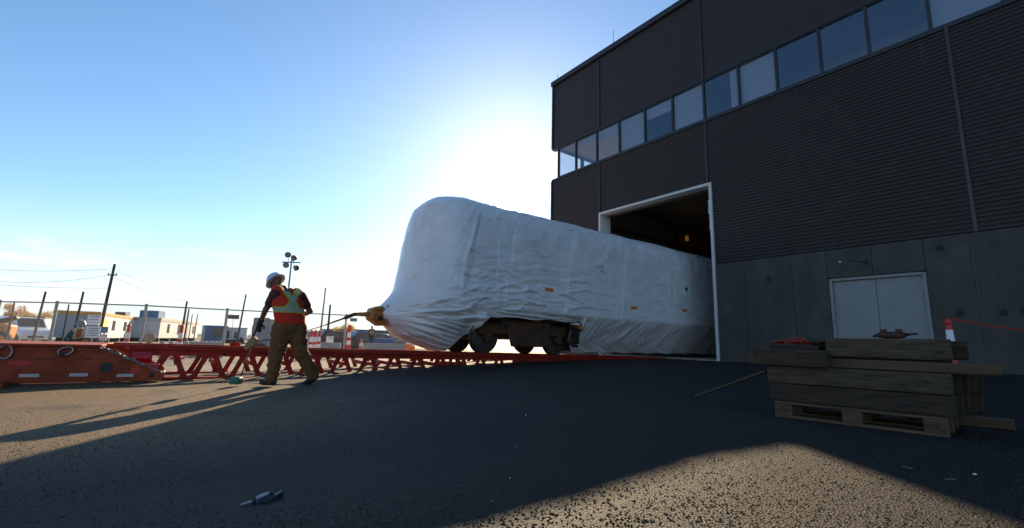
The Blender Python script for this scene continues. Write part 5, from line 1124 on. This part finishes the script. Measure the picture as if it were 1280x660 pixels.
def person(label, loc, rz, J, vest_base, helm, pants, shirt, face, yaw, detail=True, gloves=True, mask=False, group=None, voxel=0.011):
    t = thing('person', label, 'person', loc, rz, group)
    V = Vector; F = V((math.cos(face), math.sin(face), 0)); sh = V((math.cos(yaw), math.sin(yaw), 0))
    # one continuous body: head, neck, trunk and arms
    b = MB(); Mh = head_parts(b, J['head'], face, J['nod'])
    limb(b, [V(J['head'])-V((0, 0, 0.05)), J['neck']], [0.055, 0.062]); limb(b, [J['neck'], J['chest'], J['pelvis']], [0.075, 0.12, 0.12])
    for k in 'LR':
        limb(b, [V(J['neck']).lerp(V(J['sh'+k]), 0.4), J['sh'+k], J['el'+k], J['wr'+k]], [0.075, 0.062, 0.045, 0.032])
        dirn = V(J['wr'+k])-V(J['el'+k]); hand(b, J['wr'+k], dirn.normalized()+V(J['hd'+k])*0.5, sh, 0.75)
    for k in 'LR': limb(b, [V(J['pelvis']), J['hip'+k], J['kn'+k], J['an'+k]], [0.10, 0.085, 0.06, 0.045])
    remeshed(b, 'body', m_skin, t, 0.0085 if detail else 0.014, 3)
    # trousers
    p = MB(); rp = J.get('leg', (0.135, 0.110, 0.092))
    limb(p, [V(J['pelvis'])+V((0, 0, 0.09)), V(J['pelvis'])-V((0, 0, 0.02))], [0.145, 0.165])
    limb(p, [V(J['pelvis'])-V((0, 0, 0.02)), V(J['hipL']).lerp(V(J['hipR']), 0.5)-V((0, 0, 0.09))], [0.16, 0.13])
    for k in 'LR':
        an = V(J['an'+k]); kn = V(J['kn'+k]); limb(p, [V(J['pelvis']).lerp(V(J['hip'+k]), 0.6), J['hip'+k], kn, an], [0.14, rp[0], rp[1], rp[2]])
    po = remeshed(p, 'trousers', pants, t, voxel, 4)
    zp = J['pelvis'][2]-0.12; crumple(po, lambda c: np.where(c[:, 2] < zp, 0.034, 0.012)*(rg(c[:, 0]*4+c[:, 1]*3, c[:, 2]*5.5+c[:, 0]*2, 40, 3)-0.4))
    # shirt with short sleeves
    s = MB(); rr = J.get('torso', ((0.0, 0.195, 0.145), (0.35, 0.200, 0.145), (0.7, 0.215, 0.15), (0.92, 0.185, 0.125), (1.0, 0.11, 0.10)))
    pel = V(J['pelvis'])+V((0, 0, 0.02)); nk = V(J['neck'])
    def spine(q):
        ch = V(J['chest']); return pel.lerp(ch, q/0.6) if q < 0.6 else ch.lerp(nk, (q-0.6)/0.4)
    s.loft([ell(spine(q), a, c_, 20, yaw) for q, a, c_ in rr])
    for k in 'LR': limb(s, [J['sh'+k], V(J['sh'+k]).lerp(V(J['el'+k]), J.get('sleeve', 0.62))], [0.088, 0.070])
    remeshed(s, 'shirt', shirt, t, voxel, 4)
    # vest over it
    v_ = MB(); v_.loft([ell(spine(q)-V((0, 0, 0.02)), a*1.10+0.012, c_*1.10+0.012, 24, yaw) for q, a, c_ in rr[:-1]] + [ell(spine(1.0)-V((0, 0, 0.0)), rr[-1][1]*1.0, rr[-1][2], 24, yaw)])
    for k in 'LR': v_.ball(V(J['sh'+k])+(nk-V(J['sh'+k]))*0.22+V((0, 0, 0.02)), 0.098, 14, 10)
    zw = spine(0.38).z; cc = spine(0.4)
    vo = remeshed(v_, 'safety_vest', vest_mat('hi_vis_vest_'+str(len(bpy.data.materials)), vest_base, yaw, zw, cc.x, cc.y, J.get('front', False)), t, voxel, 3)
    crumple(vo, lambda c: 0.020*(rg(c[:, 0]*4-c[:, 1]*3, c[:, 2]*4.5+c[:, 0]*2, 50, 3)-0.4))
    # boots
    for k in 'LR':
        an = V(J['an'+k]); to = V(J['to'+k]); bt = MB(); limb(bt, [an+V((0, 0, 0.10)), an, an-V((0, 0, 0.035))-to*0.03], [0.062, 0.060, 0.058]); limb(bt, [an-V((0, 0, 0.03))-to*0.03, an+to*0.10-V((0, 0, 0.045)), an+to*0.19-V((0, 0, 0.052))], [0.060, 0.052, 0.044])
        remeshed(bt, 'boot', m_boot, t, voxel, 3)
    if gloves:
        for k in 'LR':
            g = MB(); dirn = (V(J['wr'+k])-V(J['el'+k])).normalized(); dd_ = (dirn+V(J['hd'+k])*0.5).normalized(); hand(g, J['wr'+k], dd_, sh, 0.75)
            limb(g, [V(J['wr'+k])-dirn*0.05, V(J['wr'+k])], [0.042, 0.037])
            go = remeshed(g, 'glove', m_glove, t, 0.007 if detail else 0.012, 1)
            crumple(go, lambda c: 0.004)
    # hard hat with a full brim, cut to the head's tilt
    Mt = Mh @ Matrix.Translation((-0.005, 0, 0.055)) @ Matrix.Rotation(R(4), 4, 'Y')
    prof = [(0.112, -0.012), (0.150, -0.022), (0.154, -0.016), (0.125, 0.006), (0.122, 0.03), (0.115, 0.062), (0.095, 0.096), (0.06, 0.117), (0.015, 0.125)]
    hm_ = MB(); hm_.loft([[Mt @ Vector((r_*1.06*math.cos(q), r_*0.93*math.sin(q), z)) for q in np.linspace(0, 2*math.pi, 28, endpoint=False)] for r_, z in prof])
    ho = hm_.build('hard_hat', helm, t, smooth=50)
    rd = MB(); rd.tube([Mt @ Vector((0.125*math.cos(q)*1.0, 0, 0.012+0.119*math.sin(q))) for q in np.linspace(0.15, 2.95, 18)], 0.007, 6); rd.build('ridge', helm, ho, smooth=True)
    hb = MB(); hb.ball((0, 0, 0), 1, 14, 10, (0.062, 0.066, 0.075)); bd = MB().add([Mh @ (Vector(v)+Vector((0.042, 0, -0.062))) for v in hb.v], hb.f)
    bd.build('face_mask' if mask else 'beard', m_mask if mask else m_beard, t, smooth=True)
    for s_ in (-1, 1):
        e = MB().ball((0, 0, 0), 0.010, 8, 6); MB().add([Mh @ (Vector(v)+Vector((0.086, s_*0.032, 0.008))) for v in e.v], e.f).build('eye', m_black, t)
    return t
yawW = math.atan2(0.68, 0.73)
JW = dict(head=(-0.185, 0.05, 1.575), nod=R(40), neck=(-0.05, 0.015, 1.475), chest=(0.065, 0.0, 1.27), pelvis=(0.13, 0.0, 0.94),
          shL=(-0.075, -0.14, 1.40), elL=(-0.215, -0.12, 1.15), wrL=(-0.335, 0.0, 0.955), hdL=(-0.1, 0.1, -1), shR=(0.175, 0.15, 1.39), elR=(0.27, 0.34, 1.17), wrR=(0.05, 0.46, 1.08), hdR=(-1, 0.3, 0),
          hipL=(0.045, -0.06, 0.87), knL=(-0.02, -0.03, 0.48), anL=(-0.06, 0.0, 0.105), toL=(-0.92, 0.35, 0.0),
          hipR=(0.205, 0.07, 0.87), knR=(0.285, 0.13, 0.50), anR=(0.44, 0.30, 0.15), toR=(-0.80, 0.45, -0.42), leg=(0.155, 0.112, 0.088))
WX, WY_ = 1.53, 8.26
wk = person('worker in orange vest, pale hard hat and brown trousers stepping along the track', (WX, WY_, gz(WX, WY_)), -HEAD, JW, (0.95, 0.060, 0.025), m_helm, m_pants, m_shirt, math.atan2(0.35, -0.93), yawW); wk.scale = (1.055,)*3
yb = 0.0
JK = dict(head=(0.02, -0.12, 1.08), nod=R(18), neck=(0.0, 0.0, 0.93), chest=(0, 0.03, 0.74), pelvis=(0, 0.08, 0.42), shL=(0.19, 0.0, 0.86), elL=(0.25, -0.14, 0.66), wrL=(0.12, -0.32, 0.62), hdL=(-0.5, -0.6, 0), shR=(-0.19, 0.0, 0.86), elR=(-0.27, -0.12, 0.64), wrR=(-0.1, -0.3, 0.58), hdR=(0.5, -0.6, 0),
          hipL=(0.10, 0.05, 0.40), knL=(0.15, -0.35, 0.42), anL=(0.13, -0.2, 0.10), toL=(0.1, -0.99, 0), hipR=(-0.10, 0.05, 0.40), knR=(-0.16, -0.32, 0.12), anR=(-0.14, 0.12, 0.11), toR=(0, -0.9, -0.3), leg=(0.10, 0.085, 0.07), front=True, sleeve=1.0,
          torso=((0.0, 0.175, 0.13), (0.35, 0.185, 0.135), (0.7, 0.19, 0.135), (0.92, 0.165, 0.115), (1.0, 0.10, 0.09)))
x, y = at(101, 15.2)
person('crouching worker in orange vest with lime bands, grey helmet and face mask', (x, y, gz(x, y)), -HEAD+R(25), JK, (0.70, 0.12, 0.02), m_helg, m_navy, m_navy, math.atan2(-1, 0.1), yb, False, mask=True, voxel=0.014)
JS = dict(head=(0, -0.03, 1.62), nod=R(5), neck=(0, 0, 1.46), chest=(0, 0, 1.25), pelvis=(0, 0, 0.93), shL=(0.19, 0, 1.39), elL=(0.24, 0.02, 1.12), wrL=(0.22, -0.08, 0.88), hdL=(0, 0, -1), shR=(-0.19, 0, 1.39), elR=(-0.24, 0.02, 1.12), wrR=(-0.22, -0.08, 0.88), hdR=(0, 0, -1),
          hipL=(0.09, 0, 0.88), knL=(0.10, -0.02, 0.48), anL=(0.11, 0, 0.1), toL=(0.2, -0.98, 0), hipR=(-0.09, 0, 0.88), knR=(-0.10, -0.02, 0.48), anR=(-0.11, 0, 0.1), toR=(-0.2, -0.98, 0), leg=(0.10, 0.08, 0.07), front=True, sleeve=1.0, torso=JK['torso'])
x, y = at(464, 42)
person('distant worker in orange vest standing by the blue pickup', (x, y, gz(x, y)), -HEAD+R(20), JS, (0.75, 0.16, 0.02), m_helm, m_navy, m_navy, math.atan2(-1, 0.3), yb, False, voxel=0.016)
# the tool in the worker's hand
m_tan = mat('tan_canvas', (0.26, 0.18, 0.09), 0.8, 0, 0.25, 10, 0.2, 30)
m_grn = mat('green_plastic', (0.015, 0.14, 0.075), 0.5, 0, 0.25, 8)
tl = thing('long_handled_tool', 'thin-handled tool with tan block and green head held by the walking worker', 'tool', (WX, WY_, gz(WX, WY_)), -HEAD); tl.scale = (1.055,)*3
MB().tube([(-0.375, 0.03, 0.90), (-0.43, 0.035, 0.78), (-0.46, 0.04, 0.70)], [0.014, 0.016, 0.02], 8).build('grip', m_glove, tl, smooth=True)
MB().prism([(-0.56, 0.56), (-0.50, 0.52), (-0.40, 0.60), (-0.37, 0.70), (-0.42, 0.745), (-0.50, 0.68)], 'y', 0.0, 0.085).build('block', m_tan, tl, bevel=0.012)
MB().tube([(-0.33, 0.04, 0.93), (-0.40, 0.04, 0.96), (-0.47, 0.04, 0.90), (-0.47, 0.04, 0.78), (-0.42, 0.04, 0.72)], 0.007, 6).build('strap_loop', m_glove, tl, smooth=True)
MB().tube([(-0.47, 0.045, 0.56), (-0.51, 0.05, 0.36), (-0.57, 0.06, 0.13)], 0.011, 8).build('handle', m_wheel, tl, smooth=True)
MB().loft([[(-0.63-0.075*c_+0.02*z_, 0.06+s_*0.07, 0.015+z_) for c_, s_ in ((-1, -1), (-0.8, -1.1), (0.8, -1.0), (1.0, -0.8), (1.0, 0.8), (0.8, 1), (-0.8, 1), (-1, 0.8))] for z_ in (0.0, 0.02, 0.09)] + [[(-0.625-0.05*c_, 0.06+s_*0.05, 0.125) for c_, s_ in ((-1, -1), (-0.8, -1.1), (0.8, -1.0), (1.0, -0.8), (1.0, 0.8), (0.8, 1), (-0.8, 1), (-1, 0.8))]]).build('green_head', m_grn, tl, bevel=0.012)

# ------------------------------------------------------------------ litter on the asphalt
m_foil = mat('blue_grey_metal', (0.06, 0.07, 0.09), 0.3, 0.5, 0.3, 30, 0.3, 60)
sc_ = thing('metal_scrap', 'crumpled blue-grey metal scrap on the dark asphalt in front', 'scrap', (0.468, 2.535, gz(0.468, 2.535)+0.001), R(6))
def shard(pts, name, m, h, par):
    n = len(pts); c_ = Vector((sum(p[0] for p in pts)/n, sum(p[1] for p in pts)/n, 0))
    MB().add([(p[0], p[1], 0.001) for p in pts] + [(c_.x+(p[0]-c_.x)*0.8, c_.y+(p[1]-c_.y)*0.8, p[2]+h) for p in pts], [tuple(reversed(range(n))), tuple(range(n, 2*n))]+[(i, (i+1) % n, (i+1) % n+n, i+n) for i in range(n)]).build(name, m, par, bevel=0.002)
shard([(-0.09, -0.012, 0), (-0.04, -0.02, 0.006), (-0.03, 0.012, 0.008), (-0.085, 0.018, 0.0)], 'flap', m_foil, 0.008, sc_)
shard([(-0.035, -0.028, 0.004), (0.03, -0.024, 0.016), (0.04, 0.014, 0.02), (0.0, 0.03, 0.012), (-0.03, 0.02, 0.006)], 'hump', m_foil, 0.020, sc_)
shard([(0.045, -0.015, 0.012), (0.095, 0.004, 0.024), (0.105, 0.022, 0.026), (0.05, 0.02, 0.016)], 'tail', m_foil, 0.006, sc_)
MB().tube([(0.036, -0.03, 0.005), (0.042, -0.01, 0.034), (0.044, 0.012, 0.036), (0.036, 0.034, 0.006)], 0.005, 6).build('band', m_dark, sc_, smooth=True)
MB().tube([(-0.037, -0.026, 0.004), (-0.036, -0.01, 0.018), (-0.034, 0.012, 0.02), (-0.034, 0.026, 0.004)], 0.004, 6).build('band', m_dark, sc_, smooth=True)
rnd = random.Random(11)
def chip(x, y, l, w, h, rz, m, label, cat='chip', group='litter on the asphalt'):
    pts = [(math.cos(a)*l/2*rnd.uniform(0.7, 1.0), math.sin(a)*w/2*rnd.uniform(0.6, 1.0)) for a in np.linspace(0, 2*math.pi, 7, endpoint=False)]
    b = MB(); n = len(pts); b.add([(p[0], p[1], 0) for p in pts]+[(p[0]*0.85, p[1]*0.85, h*rnd.uniform(0.6, 1.2)) for p in pts], [tuple(reversed(range(n))), tuple(range(n, 2*n))]+[(i, (i+1) % n, (i+1) % n+n, i+n) for i in range(n)])
    o = b.build('litter', m, None); o.location = (x, y, gz(x, y)+0.001); o.rotation_euler = (0, 0, rz); tag(o, label, cat, group)
m_chip = mat('wood_chip', (0.22, 0.17, 0.10), 0.8, 0, 0.2, 10); m_scrapb = mat('blue_plastic', (0.05, 0.15, 0.45), 0.4)
chip(1.89, 2.415, 0.035, 0.012, 0.008, 0.9, m_scrapb, 'small blue plastic bit on the shaded asphalt')
chip(2.948, 0.811, 0.045, 0.014, 0.006, 0.2, m_chip, 'pale wood chip at the edge of the sunlit patch'); chip(2.60, 0.95, 0.022, 0.02, 0.008, 0.4, m_redh, 'tiny red chip in the sunlit patch')
chip(3.35, 0.79, 0.07, 0.008, 0.004, 1.2, m_chip, 'long thin wood splinter in the shade right of the patch'); chip(3.25, 0.60, 0.09, 0.007, 0.004, -0.5, m_chip, 'second thin splinter near the pallet'); chip(3.5, 0.55, 0.03, 0.02, 0.006, 0.1, m_band, 'small white scrap near the right edge')
chip(1.164, 1.643, 0.014, 0.012, 0.006, 0, m_chip, 'small pinkish stone on the dark asphalt'); chip(1.45, 1.9, 0.010, 0.009, 0.005, 0, m_band, 'tiny pale pebble on the dark asphalt, near one'); chip(2.6, 3.2, 0.014, 0.012, 0.006, 0, m_band, 'tiny pale pebble on the dark asphalt, far one'); chip(3.3, 2.6, 0.03, 0.02, 0.004, 0.3, m_chip, 'flat pale chip left of the sunlit patch')
# loose grit: thousands of small stones bedded in the asphalt close to the camera
m_grit = mat('grit_stone', (0.045, 0.034, 0.021), 0.8, 0, 0.5, 160, alt=(0.10, 0.074, 0.044), spec=0.2)
rng = np.random.default_rng(5); NG = 30000
rad = 0.75*np.exp(rng.random(NG)*math.log(6.5/0.75)); azm = HEAD+R(-50)+rng.random(NG)*R(100)
gx0 = rad*np.sin(azm); gy0 = rad*np.cos(azm); gz0 = np.array([gz(a, b) for a, b in zip(gx0, gy0)]); sz_ = rng.uniform(0.0025, 0.0062, NG); a0 = rng.random(NG)*6.28
GV = np.zeros((NG, 8, 3))
for k in range(5):
    a = a0+k*1.2566+rng.uniform(-0.25, 0.25, NG); r_ = sz_*rng.uniform(0.75, 1.15, NG); GV[:, k] = np.stack([gx0+r_*np.cos(a), gy0+r_*np.sin(a), gz0-0.001], -1)
for k in range(3):
    a = a0+k*2.094+rng.uniform(-0.3, 0.3, NG); r_ = sz_*rng.uniform(0.35, 0.65, NG); GV[:, 5+k] = np.stack([gx0+r_*np.cos(a), gy0+r_*np.sin(a), gz0+sz_*rng.uniform(0.4, 1.0, NG)], -1)
GF = np.array([(0, 1, 5), (1, 2, 6), (1, 6, 5), (2, 3, 6), (3, 4, 7), (3, 7, 6), (4, 0, 7), (0, 5, 7), (5, 6, 7)])
gv_ = GV.reshape(-1, 3).tolist(); gf_ = (GF[None]+8*np.arange(NG)[:, None, None]).reshape(-1, 3).tolist()
gme2 = bpy.data.meshes.new('loose_grit'); gme2.from_pydata(gv_, [], gf_)
tag(link('loose_grit', gme2, m_grit), 'loose tan grit scattered over the asphalt near the camera', 'gravel', kind='stuff')
